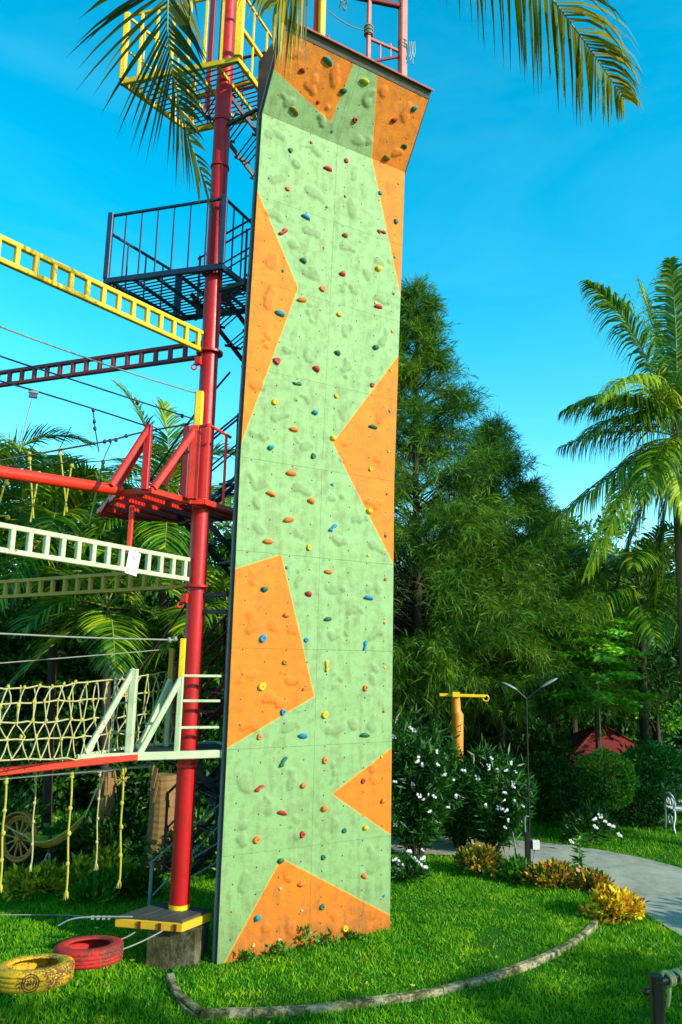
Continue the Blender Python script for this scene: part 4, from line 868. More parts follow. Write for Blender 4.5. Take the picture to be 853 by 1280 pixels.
# meter post
mp_ = G(660, 1105, 0); mx, my = mp_[0], mp_[1]
mo = thing('meter_post', 'short black post with a small white box and bent pipe by the path', 'post', (float(mx), float(my), 0))
zt = D(660, 1040, my)[2]; MB().bar((mx, my, 0), (mx, my, zt), .055).build('post', MT['black'], mo)
bz = D(671, 1056, my)[2]; MB().box((mx+.115, my-.01, bz), .09, .07, .12).build('meter_box', MT['white'], mo); MB().box((mx+.05, my, bz), .05, .05, .10).build('bracket', MT['black'], mo)
m = MB(); m.tube(smooth_line([(mx-.02, my, zt), (mx-.02, my, zt+.17), (mx, my, zt+.20), (mx+.03, my, zt+.195)], 4), .010, 6); m.tube(smooth_line([(mx+.10, my, bz-.06), (mx+.08, my, bz-.2), (mx+.02, my-.04, bz-.32)], 4), .008, 5); m.build('conduit', MT['greysteel'], mo)
# pale plastic sheeting round the post foot
m = MB()
for k in range(10):
    a0 = rng.uniform(0, 6.28); p = A(mx, my-.04, 0)+A(.07*math.cos(a0), .05*math.sin(a0), 0); m.tube([p+ZV*rng.uniform(.2, .34), p+A(rng.uniform(-.03, .03), -.02, .12), p+A(rng.uniform(-.06, .06), -.05, .0)], [.006, .012, .008], 5)
m.build('wrap', MT['palewire'], mo)
s0 = G(652, 1100, 0); st = thing('dry_stake', 'forked pale dead stem standing beside the black meter post', 'stem', (float(s0[0]), float(s0[1]), 0)); m = MB()
T = lambda x, y: D(x, y, s0[1])
m.tube([s0, T(646, 1078), T(643, 1050)], .012, 6); m.tube([T(643, 1050), T(641, 1040)], .008, 5); m.tube([T(643, 1052), T(652, 1041)], .007, 5); m.build('stem', MT['palewire'], st)
# red-roofed hut
hx, hy = D(752, 940, 19)[0], 19.; hb = thing('garden_hut', 'small garden hut with dark red pyramid roof behind the clipped bushes', 'hut', (float(hx), hy, 0))
za, ze = D(747, 905, hy)[2], D(752, 947, hy)[2]; wv = 1.25
for k in range(4):
    a0 = A((-1, 1, 1, -1)[k]*wv, (-1, -1, 1, 1)[k]*wv, 0); a1 = A((1, 1, -1, -1)[k]*wv, (-1, 1, 1, -1)[k]*wv, 0); c = A(hx, hy, 0)
    vs = [c+a0+ZV*ze, c+a1+ZV*ze, c+ZV*za, c+a0+ZV*(ze-.05), c+a1+ZV*(ze-.05), c+ZV*(za-.06)]; MB().add(vs, [(0, 1, 2), (5, 4, 3), (0, 3, 4, 1)]).build('roof_slope', MT['roof'], hb)
    MB().bar(c+a0*.85, c+a0*.85+ZV*ze, .12).build('post', MT['bark'], hb)
    MB().bar(c+a0*1.0+ZV*(ze+.0), c+ZV*(za+.01), .05, .04).build('ridge', MT['roof'], hb)
MB().box((hx, hy+.6, ze*.4), 2*wv*.82, .1, ze*.8).build('back_wall', MT['bark'], hb)
# second roof at left, lower and darker
h2 = D(716, 940, 20.5); h2o = thing('garden_shed', 'low shaded shed roof beside the red pyramid roof', 'shed', (float(h2[0]), 20.5, 0)); z2 = D(716, 932, 20.5)[2]
MB().add([(h2[0]-.6, 19.9, z2-.35), (h2[0]+.7, 19.9, z2-.35), (h2[0]+.7, 20.5, z2+.05), (h2[0]-.3, 20.5, z2+.05), (h2[0]-.6, 19.9, z2-.40), (h2[0]+.7, 19.9, z2-.40), (h2[0]+.7, 20.5, z2), (h2[0]-.3, 20.5, z2)], [(0, 1, 2, 3), (7, 6, 5, 4), (0, 4, 5, 1), (1, 5, 6, 2), (2, 6, 7, 3), (3, 7, 4, 0)]).build('roof', MT['roof'], h2o)
MB().box((h2[0]+.1, 20.25, (z2-.3)/2), .9, .4, z2-.3).build('wall', MT['bark'], h2o)
# ornate white bench
q = G(845, 1042, 0); bo = thing('garden_bench', 'white ornate cast metal bench on the lawn beyond the path', 'bench', (float(q[0]), float(q[1]), 0))
b0 = A(q[0], q[1], 0)
for e in (0, 1.15):
    o_ = b0+A(e, 0, 0); m = MB()
    m.tube(smooth_line([o_+A(0, .02, 0), o_+A(-.03, 0, .12), o_+A(0, 0, .25), o_+A(0, .0, .38)], 4), .018, 6)
    m.tube(smooth_line([o_+A(0, .42, 0), o_+A(0, .38, .2), o_+A(0, .40, .40), o_+A(0, .50, .80)], 4), .018, 6)
    m.tube(smooth_line([o_+A(0, .44, .58), o_+A(-.01, .2, .64), o_+A(0, .02, .58), o_+A(0, -.03, .48), o_+A(0, .03, .42)], 4), .018, 6)
    m.torus(o_+A(0, .12, .5), .06, .012, A(1, 0, 0), 14, 6); m.torus(o_+A(0, .27, .5), .05, .012, A(1, 0, 0), 14, 6); m.torus(o_+A(0, .2, .2), .08, .012, A(1, 0, 0), 14, 6); m.build('bench_end', MT['white'], bo)
for k in range(4): MB().bar(b0+A(-.02, .04+.1*k, .39), b0+A(1.17, .04+.1*k, .39), .07, .022).build('seat_slat', MT['white'], bo)
m = MB(); m.tube(smooth_line([b0+A(0, .47, .72), b0+A(.2, .5, .86), b0+A(.57, .5, .90), b0+A(.95, .5, .86), b0+A(1.15, .47, .72)], 5), .018, 6); m.tube([b0+A(0, .42, .46), b0+A(1.15, .42, .46)], .014, 6); m.build('back_frame', MT['white'], bo)
for k in range(6): m = MB(); m.torus(b0+A(.1+.19*k, .46, .63), .085, .010, A(0, 1, .2), 16, 6); m.torus(b0+A(.1+.19*k, .46, .63), .04, .008, A(0, 1, .2), 12, 5); m.build('back_scroll', MT['white'], bo)
# near fence post with rail and rope
fy = 3.6; fp = D(820, 1225, fy); fo2 = thing('fence_post', 'black square fence post with rope wrapped rail and round knob', 'fence post', (float(fp[0]), fy, 0))
zt = fp[2]+.02; MB().bar((fp[0], fy, 0), (fp[0], fy, zt), .05, .05).build('post', MT['black'], fo2)
r0 = A(fp[0]+.02, fy+.02, zt-.035); r1 = r0+A(1.6, .85, .05); m = MB(); m.tube([r0, r1], .021, 12); m.build('rail', MT['black'], fo2)
m = MB(); m.tube([A(fp[0]-.02, fy-.01, zt-.055), A(fp[0]-.045, fy-.02, zt-.057)], .006, 6); m.ball(A(fp[0]-.052, fy-.022, zt-.058), .015, 10, 7); m.build('knob', MT['black'], fo2)
rt = unit(r1-r0); m = MB()
for k, s in enumerate((.05, .062, .074, .115, .125, .17, .18)): m.torus(r0+rt*s, .025, .0075, rt+A(0, .1, .25*(k % 2)), 16, 6)
m.tube(smooth_line([r0+rt*.02+ZV*.012, r0+rt*.03+ZV*.034, r0+rt*.055+ZV*.03], 4), .007, 6); m.tube(smooth_line([r0+rt*.065-ZV*.02, r0+rt*.05+A(0, -.02, -.06), r0+rt*.035+A(0, -.02, -.10)], 4), [.0085]*8+[.004], 6); m.build('rope_wrap', MT['rope'], fo2)
fo3 = thing('fence_post', 'second black square fence post holding the far rail end', 'fence post', tuple(map(float, (r1[0], r1[1], 0)))); MB().bar((r1[0], r1[1], 0), (r1[0], r1[1], zt+.06), .05).build('post', MT['black'], fo3)
# cart wheel
wc = D(24, 1048, 10.6); wo_ = thing('cart_wheel', 'wooden spoked cart wheel behind the hanging ropes', 'cart wheel', (float(wc[0]), float(wc[1]), float(wc[2]-.28)))
ax = unit(A(-.35, -.93, .12)); aa = unit(np.cross(ax, ZV)); bb = np.cross(aa, ax); R = .27
m = MB(); m.tube([wc+(aa*math.cos(t)+bb*math.sin(t))*R for t in np.linspace(0, 2*math.pi, 41)], .022, 8); m.tube([wc+(aa*math.cos(t)+bb*math.sin(t))*(R-.035) for t in np.linspace(0, 2*math.pi, 41)], .014, 6); m.build('rim', MT['cartwood'], wo_)
m = MB(); m.tube([wc-ax*.06, wc-ax*.02, wc+ax*.05], [.035, .055, .04], 14); m.build('hub', MT['cartwood'], wo_)
for k in range(12):
    t = k*math.pi/6+.1; e = aa*math.cos(t)+bb*math.sin(t); MB().bar(wc+e*.04, wc+e*(R-.03), .022, .018, up=ax).build('spoke', MT['cartwood'], wo_)
m = MB(); pts = [(aa*math.cos(t)+bb*math.sin(t)) for t in np.linspace(.5, 2.3, 14)]
for i in range(13): m.bar(wc+pts[i]*(R+.05)+ax*.03, wc+pts[i+1]*(R+.05)+ax*.03, .09, .018, up=pts[i])
m.build('mudguard', MT['cartwood'], wo_)
# hammock on a stand
ha, hb_ = D(32, 1045, 10.2), D(106, 1022, 10.5); hm = thing('hammock', 'sagging woven yellow hammock slung beside the cart wheel', 'hammock', (float(ha[0]+.3), 10.3, 0)); m = MB(); n, kk = 18, 7; vs = []
for i in range(n+1):
    f = i/n; c = ha*(1-f)+hb_*f+ZV*(-.26*math.sin(math.pi*f)**.8+.02); w = .02+.17*math.sin(math.pi*f)**.7
    for j in range(kk): g = j/(kk-1)*2-1; vs.append(c+A(.08, .9, 0)*w*g+ZV*(.55*w*g*g))
m.add(vs, [(i*kk+j, (i+1)*kk+j, (i+1)*kk+j+1, i*kk+j+1) for i in range(n) for j in range(kk-1)], True)
MT['weave'] = worn('hammock_weave', (.46, .36, .05), (.10, .07, .02), .8, 60, .9, .6); m.build('bed', MT['weave'], hm)
for j in (0, kk-1): m = MB(); m.tube([vs[i*kk+j] for i in range(n+1)], .012, 6); m.build('edge_cord', MT['yrope'], hm)
for p, q in ((ha, ha+A(-.35, 0, .15)), (hb_, hb_+A(.10, .3, .45))): m = MB(); m.tube([p, q], .010, 5); m.build('cord', MT['rope'], hm)
sx = D(57, 1078, 10.2); 
for dx, dy in ((-.16, -.05), (.10, -.05), (0, .15)): m = MB(); m.tube([A(sx[0], 10.3, .42), A(sx[0]+dx, 10.3+dy, 0)], .014, 6); m.build('stand_leg', MT['greysteel'], hm)
m = MB(); m.tube([A(sx[0], 10.3, .40), A(sx[0], 10.3, .62)], .02, 6); m.build('stand_post', MT['bark'], hm)

# ------------------------------------------------------------------ vegetation
NR = np.random.default_rng(11)
def nunit(v): return v/(np.linalg.norm(v, axis=-1, keepdims=True)+1e-9)
def leaf_quads(P, dirs, size, aspect, rng_=NR, jit=.35, fold=.0):
    """rhombic leaves at P pointing along dirs"""
    n = len(P); L = size*(1+rng_.uniform(-jit, jit, (n, 1))); d = nunit(dirs); s = nunit(np.cross(d, rng_.normal(size=(n, 3))))
    w = L*aspect; nrm = np.cross(d, s); a = P; b = P+d*L*.45+s*w*.5+nrm*L*fold; c = P+d*L-nrm*L*.12; e = P+d*L*.45-s*w*.5+nrm*L*fold
    return np.stack([a, b, c, e], 1)
def clump_points(centers, radii, n, rng_=NR, shell=.45):
    k = rng_.integers(0, len(centers), n); v = nunit(rng_.normal(size=(n, 3))); r = rng_.uniform(0, 1, (n, 1))**shell
    return centers[k]+v*r*radii[k], v
def crown_clumps(c, rx, ry, rz, k, rc, rng_=NR, squash=.7):
    v = nunit(rng_.normal(size=(k, 3))); r = rng_.uniform(.25, 1, (k, 1))**.5; C_ = A(*c)+v*r*A(rx, ry, rz)
    rad = rng_.uniform(.6, 1.3, (k, 1))*rc*np.array([[1, 1, squash]]); return C_, rad
def limbs(m, base, top, targets, r0, seg=7):
    base = A(*base); top = A(*top); mid = (base+top)/2+A(rng.uniform(-.1, .1), rng.uniform(-.1, .1), 0)
    tr_ = smooth_line([base, mid, top], 5); n = len(tr_); m.tube(tr_, [r0*(1-.5*i/n) for i in range(n)], seg+2)
    for t in targets:
        f = rng.uniform(.35, .95); s = tr_[int(f*(n-1))]; t = A(*t); q = s*.5+t*.5+A(0, 0, .12*np.linalg.norm(t-s)); m.tube(smooth_line([s, q, t], 3), [r0*.42*(1-.8*i/6) for i in range(7)], 5)
def tree(name, label, base, c, rx, ry, rz, n, size, mat, aspect=.45, k=26, rc=.6, r0=.12, cat='tree', group=None, droop=.0, bark='bark', shell=.45, squash=.7):
    o = thing(name, label, cat, tuple(map(float, base)), group); C_, rad = crown_clumps(c, rx, ry, rz, k, rc, squash=squash)
    P, v = clump_points(C_, rad, n, shell=shell); dirs = v*.7+NR.normal(size=v.shape)*.55+A(0, 0, .25-droop); V = leaf_quads(P, dirs, size, aspect)
    mesh_np('crown' if cat == 'tree' else 'foliage', V, mat, o)
    m = MB(); limbs(m, base, A(*c)-ZV*rz*.2, C_[:min(k, 14)], r0); m.build('trunk' if cat == 'tree' else 'stems', MT[bark], o); return o

def frond(parent, P0, P1, P2, ll=.55, nl=46, lw=.028, droop=.5, mat='palm', r0=.022, start=.12, seed=0, asym=1.0, name='frond', splay=.9):
    rg = random.Random(seed); P0, P1, P2 = A(*P0), A(*P1), A(*P2); m = MB(); m.cur = 1
    B = lambda t: P0*(1-t)**2+P1*2*t*(1-t)+P2*t*t
    T = lambda t: unit((P1-P0)*2*(1-t)+(P2-P1)*2*t)
    m.tube([B(t) for t in np.linspace(0, 1, 14)], [r0*(1-.88*t) for t in np.linspace(0, 1, 14)], 6); m.cur = 0
    for i in range(nl):
        t = start+(1-start)*(i+.5)/nl; p = B(t); tg = T(t); s = np.cross(tg, ZV)
        if np.linalg.norm(s) < .15: s = np.cross(tg, A(.3, 1, 0))
        s = unit(s); upv = unit(np.cross(s, tg))
        L = ll*(math.sin(math.pi*min(1, .12+.88*t)**.75)**.6*.75+.32)*(1-.35*max(0, t-.75)/.25)
        for sd_ in (-1, 1):
            if rg.random() < .04: continue
            l = L*rg.uniform(.82, 1.12)*(asym if sd_ > 0 else 1); al = .45+.45*t+rg.uniform(-.08, .08)
            d0 = unit(s*sd_*splay*math.cos(al)+tg*math.sin(al)+upv*rg.uniform(.05, .3)); dr = droop*rg.uniform(.75, 1.3)
            q = [p]; d_ = d0
            for k in range(4): q.append(q[-1]+d_*l/4); d_ = unit(d_-ZV*dr*(.30+.12*k))
            wv = unit(np.cross(d0, upv)+upv*rg.uniform(-.5, .5)); w = lw*rg.uniform(.8, 1.2); ws = [w*.55, w, w*.85, w*.5]
            vs = []
            for k in range(4): vs += [q[k]-wv*ws[k]/2, q[k]+wv*ws[k]/2]
            vs.append(q[4]); m.add(vs, [(0, 1, 3, 2), (2, 3, 5, 4), (4, 5, 7, 6), (6, 7, 8)])
    return m.build(name, [MT[mat], MT['rachis']], parent)
def palm_trunk(m, pts, r, seg=14, ring=.11):
    Q = smooth_line(pts, 16); L = [0]
    for i in range(1, len(Q)): L.append(L[-1]+np.linalg.norm(Q[i]-Q[i-1]))
    rs = [r*(1+.35*math.exp(-l/.35))*(1+.07*(1-((l/ring) % 1))) for l in L]; m.tube(Q, rs, seg, smooth=False)
def palm(name, label, base, crown, fr, length, seed, mat='palm', r=.12, ll=.55, nl=40, group='coconut palms', lw=.03, extra=(), lean=(0, 0), droop=.55, trunk='palmtrunk'):
    rg = random.Random(seed); base = A(*base); crown = A(*crown); o = thing(name, label, 'palm tree', tuple(map(float, base)), group)
    m = MB(); palm_trunk(m, [base, (base*.65+crown*.35)+A(lean[0], lean[1], 0), (base*.3+crown*.7)+A(lean[0]*.7, lean[1]*.7, 0), crown], r); m.build('trunk', MT[trunk], o)
    for k in range(fr):
        a = k*2.399+rg.uniform(-.25, .25); el = math.radians(78-118*(k+.5)/fr+rg.uniform(-8, 8)); L = length*rg.uniform(.85, 1.1)
        d_ = A(math.cos(a)*math.cos(el), math.sin(a)*math.cos(el), math.sin(el)); P1 = crown+d_*L*.55+ZV*.12*L; P2 = crown+A(math.cos(a), math.sin(a), 0)*L*(.62+.25*math.cos(el))+ZV*(math.sin(el)*L*.75-L*.28)
        frond(o, crown, P1, P2, ll, nl, lw, droop, mat, seed=seed*100+k)
    for k, (p1, p2, mt_, kw) in enumerate(extra): frond(o, crown, p1, p2, mat=mt_, seed=seed*100+60+k, **kw)
    m = MB()
    for k in range(5): a = k*1.3; m.ball(crown+A(.17*math.cos(a), .17*math.sin(a), -.16-.05*(k % 2)), .095, 8, 6, (1, 1, 1.25), .04, rg)
    m.build('coconuts', MT['rachis'], o); return o

# the coconut palm on the right
cy_ = 15.5; CR = D(846, 545, cy_)
k_ = dict(ll=1.0, nl=100, lw=.046, droop=1.9)
ex = [(D(800, 395, cy_), D(733, 352, cy_-.4), 'palm', k_), (D(785, 470, cy_-.8), D(703, 515, cy_-.5), 'palm', k_), (D(800, 430, cy_-1.2), D(752, 500, cy_-2.0), 'palmbright', dict(ll=.85, nl=76, lw=.040, droop=1.8)),
      (D(775, 525, cy_-.3), D(700, 560, cy_+.2), 'palm', dict(ll=1.0, nl=66, lw=.034, droop=3.5)), (D(775, 580, cy_-.6), D(675, 668, cy_-.9), 'palm', k_), (D(785, 590, cy_-1.0), D(733, 722, cy_-1.5), 'palmbright', dict(ll=.85, nl=76, lw=.038, droop=2.5)),
      (D(825, 420, cy_+.3), D(797, 350, cy_+.5), 'palm', k_), (D(848, 400, cy_-.2), D(838, 325, cy_-.6), 'palm', k_), (D(845, 470, cy_+.3), D(868, 330, cy_), 'palm', k_), (D(838, 560, cy_-1.2), D(858, 650, cy_-1.6), 'palmbright', dict(ll=.8, nl=70, lw=.040, droop=1.8)),
      (D(805, 610, cy_+.5), D(770, 740, cy_+.6), 'palm', k_), (D(835, 620, cy_+.3), D(815, 760, cy_+.2), 'palm', k_), (D(880, 480, cy_), D(960, 520, cy_-.3), 'palm', k_), (D(885, 560, cy_-.5), D(940, 650, cy_-.8), 'palm', k_), (D(900, 430, cy_+.5), D(960, 420, cy_+.8), 'palm', k_)]
palm('coconut_palm', 'tall coconut palm with bright drooping fronds standing against the sky', (D(866, 1000, cy_)[0], cy_, 0), CR, 8, 2.7, 3, extra=ex, r=.13, ll=1.0, nl=70, lw=.036, droop=1.6)
# shorter palm below it
c2 = D(800, 735, 16.8)
palm('coconut_palm', 'lower dark palm with hanging fronds under the tall coconut palm', (D(806, 960, 16.8)[0], 16.8, 0), c2, 17, 2.5, 4, r=.09, ll=.85, nl=56, lw=.04, droop=1.1, trunk='bark')
palm('coconut_palm', 'shaded palm behind the two headed lamp', (D(718, 960, 21)[0], 21, 0), D(716, 775, 21), 15, 2.6, 8, r=.09, ll=.85, nl=50, lw=.045, droop=1.1, trunk='bark')

# near palm overhead, its crown above the picture; only the frond ends hang into view
NC = D(420, -260, 4.2)
near = thing('coconut_palm', 'near overhead palm whose frond tips hang in front of the tower top', 'palm tree', (1.9, -2.2, 0), 'coconut palms')
m = MB(); palm_trunk(m, [(1.9, -2.2, 0), (1.8, -1.6, 3.2), (1.3, .3, 6.4), NC], .15); m.build('trunk', MT['palmtrunk'], near)
kn = dict(ll=1.1, nl=56, lw=.028, mat='palmnear', r0=.016)
frond(near, NC, D(105, -130, 4.5), D(262, 240, 4.9), seed=901, droop=.30, **{**kn, 'll': .90, 'nl': 62, 'lw': .026}, start=.25, splay=.9, asym=.55)
frond(near, NC, D(250, -210, 4.8), D(70, -40, 5.2), seed=902, droop=.45, **{**kn, 'll': .85, 'nl': 46}, start=.4)
frond(near, NC, D(395, -110, 4.2), D(345, 5, 4.3), seed=903, droop=1.6, **{**kn, 'll': .92, 'nl': 44, 'lw': .026, 'mat': 'palmdry'}, start=.5)
frond(near, NC, D(650, -85, 4.6), D(780, 125, 5.2), seed=904, droop=1.5, **{**kn, 'll': .85, 'nl': 78, 'lw': .022, 'mat': 'palmdry'}, start=.2)
frond(near, NC, NC+A(.6, -1.3, .6), NC+A(1.5, -2.6, -.4), seed=905, droop=.5, **kn); frond(near, NC, NC+A(1.2, .2, .9), NC+A(2.7, .3, .6), seed=906, droop=.5, **kn)
frond(near, NC, NC+A(-.5, -1.2, .8), NC+A(-1.6, -2.2, .1), seed=907, droop=.5, **kn); frond(near, NC, NC+A(-.2, .8, 1.3), NC+A(-.5, 2.0, 1.6), seed=908, droop=.5, **kn)

# palm trunk at the left edge, crown out of view
e0 = D(-14, 1100, 5.2)
palm('coconut_palm', 'palm with a slim ringed trunk beside the red balance beam end', (float(e0[0]), 5.2, 0), D(-60, 300, 5.0)+A(-.9, -.9, 3.2), 9, 2.4, 12, r=.105, ll=.6, nl=30, lean=(.13, .0), mat='palmnear')

# palms behind the rope course
k2 = dict(ll=.8, nl=70, lw=.034, droop=.5)
c_ = D(208, 640, 14.5)
palm('coconut_palm', 'palm raising an upright frond behind the red uprights', (D(200, 900, 14.5)[0], 14.5, 0), c_, 12, 2.3, 21, ll=.85, nl=58, r=.07, trunk='bark', lw=.036, extra=[(D(190, 520, 14.5), D(148, 482, 14.6), 'palm', k2), (D(215, 560, 14.5), D(205, 505, 14.6), 'palm', k2)])
palm('coconut_palm', 'bushy palm behind the red pipe and cream ladder beam', (D(70, 900, 13.2)[0], 13.2, 0), D(72, 660, 13.2), 16, 2.1, 22, ll=.8, nl=58, r=.07, trunk='bark', lw=.036, extra=[(D(45, 560, 13), D(10, 560, 13), 'palmbright', k2), (D(100, 570, 13), D(130, 600, 12.8), 'palm', k2)])
palm('coconut_palm', 'palm at the far left behind the end of the red pipe', (D(-30, 900, 15)[0], 15, 0), D(-10, 625, 15), 15, 2.6, 23, ll=.9, nl=58, r=.07, trunk='bark', lw=.04)
palm('coconut_palm', 'palm filling the gap between the red pole and the wall', (D(290, 900, 13.5)[0], 13.5, 0), D(285, 770, 13.5), 14, 1.9, 24, ll=.75, nl=54, r=.07, trunk='bark', lw=.036)
palm('coconut_palm', 'low palm behind the ochre ladder beam', (D(140, 900, 12.5)[0], 12.5, 0), D(135, 760, 12.5), 13, 1.7, 25, ll=.7, nl=52, r=.07, trunk='bark', lw=.034)
# ragged palm stumps
def ragged(px, ytop, ybot, Y, r, label):
    b = D(px, ybot, Y); o = thing('palm_stump_trunk', label, 'palm trunk', (float(b[0]), Y, 0), 'old palm trunks with leaf bases'); zt = D(px, ytop, Y)[2]; m = MB(); palm_trunk(m, [(b[0], Y, 0), (b[0]+.03, Y, zt*.5), (b[0]+.02, Y, zt)], r, ring=.09); m.build('trunk', MT['palmtan'], o)
    for k in range(14):
        a = rng.uniform(0, 6.28); z = zt*rng.uniform(.8, 1.02); e = A(math.cos(a), math.sin(a), 0); p = A(b[0]+.02, Y, z)+e*r*.9; L = rng.uniform(.08, .22)
        m = MB(); m.bar(p+ZV*.1, p+e*.06-ZV*L, rng.uniform(.025, .06), .012, up=e); m.build('leaf_base', MT['palmtan'], o)
ragged(198, 968, 1060, 11.2, .17, 'thick tan palm trunk with ragged leaf bases beside the red pole')
ragged(127, 972, 1060, 11.6, .10, 'slim tan palm trunk with ragged leaf bases behind the hanging ropes')

# casuarinas
def casuarina(label, px, base_y, ytop, Y, rad, nb, npb, mat, seed, zlow=.22, needle=.24, width=.014, power=.95):
    rg = np.random.default_rng(seed); x = D(px, base_y, Y)[0]; H = D(px, ytop, Y)[2]; o = thing('casuarina_tree', label, 'tree', (float(x), Y, 0), 'feathery casuarina trees'); m = MB()
    m.tube([(x, Y, 0), (x+.05, Y, H*.3), (x, Y, H*.65), (x, Y, H)], [.15, .11, .06, .012], 9); Vs = []
    for i in range(nb):
        f = zlow+(1-zlow)*(i+rg.uniform(0, 1))/nb; z = H*f; az = rg.uniform(0, 2*math.pi); L = rad*((1-f)/(1-zlow))**power*rg.uniform(.55, 1.15)+.10
        e = A(math.cos(az), math.sin(az), 0); p0 = A(x, Y, z); upk = .25+.55*f; p1 = p0+e*L*.55+ZV*L*rg.uniform(.3, .5)*(.6+upk); p2 = p0+e*L+ZV*L*(rg.uniform(-.25, .25)+upk*.75)
        m.tube([p0, p0*.25+p1*.5+p2*.25, p2], [.022, .012, .004], 4)
        na = max(6, int(5+L*14)); t = rg.uniform(.22, 1.0, (na, 1))**.8; Q = p0*(1-t)**2+p1*2*t*(1-t)+p2*t*t
        ad = nunit(e*.7+rg.normal(size=(na, 3))*A(.55, .55, .35)+ZV*(.55*f-.12)); bl = rg.uniform(.25, .62, (na, 1))*(.5+.28*L)   # side branchlets
        n = max(40, int(npb*(.12+.95*L/rad))); an = rg.integers(0, na, n); w = rg.uniform(0, 1, (n, 1)); P = Q[an]+ad[an]*bl[an]*w-ZV*(w**2*bl[an]*(.42-.35*f))+rg.normal(size=(n, 3))*.012
        dd = nunit(ad[an]*.75+rg.normal(size=(n, 3))*.55+ZV*(.25*f-.32)); Ln = needle*rg.uniform(.5, 1.3, (n, 1))
        s = nunit(np.cross(dd, rg.normal(size=(n, 3))))*width*rg.uniform(.6, 1.3, (n, 1)); mid = P+dd*Ln*.55; tip = P+dd*Ln-np.array([[0, 0, 1.]])*Ln*(.22-.15*f)
        Vs.append(np.stack([P, mid+s*.5, tip, mid-s*.5], 1))
    # leader shoots at the top
    n = 90; z = H*rg.uniform(.9, 1.0, n); P = np.stack([x+rg.normal(size=n)*.03, Y+rg.normal(size=n)*.03, z], 1); dd = nunit(rg.normal(size=(n, 3))*A(.6, .6, .3)+A(0, 0, .8)); Ln = needle*rg.uniform(.6, 1.4, (n, 1)); s = nunit(np.cross(dd, rg.normal(size=(n, 3))))*width; mid = P+dd*Ln*.5; Vs.append(np.stack([P, mid+s*.5, P+dd*Ln, mid-s*.5], 1))
    m.build('trunk', MT['bark'], o); mesh_np('crown', np.concatenate(Vs), MT[mat], o); return o
casuarina('tallest feathery casuarina rising right beside the climbing wall', 518, 1000, 366, 15.5, 2.8, 300, 760, 'casuarina', 1, zlow=.16)
casuarina('mid height feathery casuarina next to the tallest one', 626, 1000, 535, 17.0, 2.6, 230, 700, 'casuarina', 2, zlow=.18)
casuarina('lower casuarina between the others and the coconut palm', 690, 1000, 640, 19, 2.9, 190, 620, 'casuarina', 3, zlow=.2)
casuarina('olive green casuarina with long drooping sprays over the orange post', 585, 1000, 690, 17.4, 2.3, 130, 420, 'casuarina_olive', 4, zlow=.38, needle=.45, width=.014, power=.5)
casuarina('casuarina standing behind the climbing wall', 440, 1000, 560, 16.0, 2.3, 90, 260, 'casuarina', 5, zlow=.16)

# background broadleaf trees
BG = 'background trees beyond the garden'
def bt(label, px, py, Y, rx, rz, n, size, mat, k=30, rc=.75, **kw):
    c = D(px, py, Y); return tree('broadleaf_tree', label, (c[0]+.1, Y, 0), c, rx, rx*.8, rz, n, size, MT[mat], k=k, rc=rc, group=BG, **kw)
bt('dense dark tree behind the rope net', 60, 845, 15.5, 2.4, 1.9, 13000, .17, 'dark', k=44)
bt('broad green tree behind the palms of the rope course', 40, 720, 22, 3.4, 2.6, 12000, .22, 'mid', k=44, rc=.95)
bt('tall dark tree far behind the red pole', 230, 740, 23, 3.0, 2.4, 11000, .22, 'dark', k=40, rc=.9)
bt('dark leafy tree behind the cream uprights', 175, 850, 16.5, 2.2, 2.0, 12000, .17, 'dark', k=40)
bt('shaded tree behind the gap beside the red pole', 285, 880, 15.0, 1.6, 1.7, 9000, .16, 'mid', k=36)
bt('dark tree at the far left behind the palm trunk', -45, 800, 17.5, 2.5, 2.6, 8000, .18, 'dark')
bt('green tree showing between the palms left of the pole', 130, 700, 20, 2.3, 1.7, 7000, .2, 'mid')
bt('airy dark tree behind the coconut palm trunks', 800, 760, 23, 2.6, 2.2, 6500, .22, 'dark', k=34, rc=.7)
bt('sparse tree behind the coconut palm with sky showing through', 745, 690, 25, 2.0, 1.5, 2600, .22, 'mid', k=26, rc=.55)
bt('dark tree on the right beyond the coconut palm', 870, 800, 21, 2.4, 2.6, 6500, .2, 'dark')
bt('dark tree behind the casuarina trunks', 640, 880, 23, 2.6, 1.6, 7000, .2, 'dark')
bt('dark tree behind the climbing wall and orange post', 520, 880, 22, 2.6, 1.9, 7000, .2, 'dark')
bt('sunlit green tree behind the red hut roof', 770, 900, 26, 1.8, 1.0, 4000, .2, 'bright', k=16)
bt('light green shrub tree left of the red hut roof', 706, 925, 24, .9, .6, 1800, .15, 'bright', k=10, rc=.45)
bt('slender forked dark tree right of the red hut', 815, 850, 18.5, 1.0, .9, 1800, .16, 'dark', k=12, rc=.45, r0=.11)
# far wood that closes the horizon
n = 40000; cx_ = NR.uniform(-45, 45, 130); cz_ = NR.uniform(0, 4.6, 130)+np.where(cx_ < -6, 1.5, 0); C_ = np.stack([cx_, 36+NR.uniform(-3, 6, 130), cz_], 1); rad = NR.uniform(.8, 1.9, (130, 1))*np.array([[1.2, 1.2, .9]])
P, v = clump_points(C_, rad, n); fw = mesh_np('far_wood', leaf_quads(P, v+NR.normal(size=v.shape)*.5, .42, .5), MT['dark']); fw['kind'] = 'stuff'; fw['label'] = 'far dark wood closing the view behind the garden'; fw['category'] = 'wood'

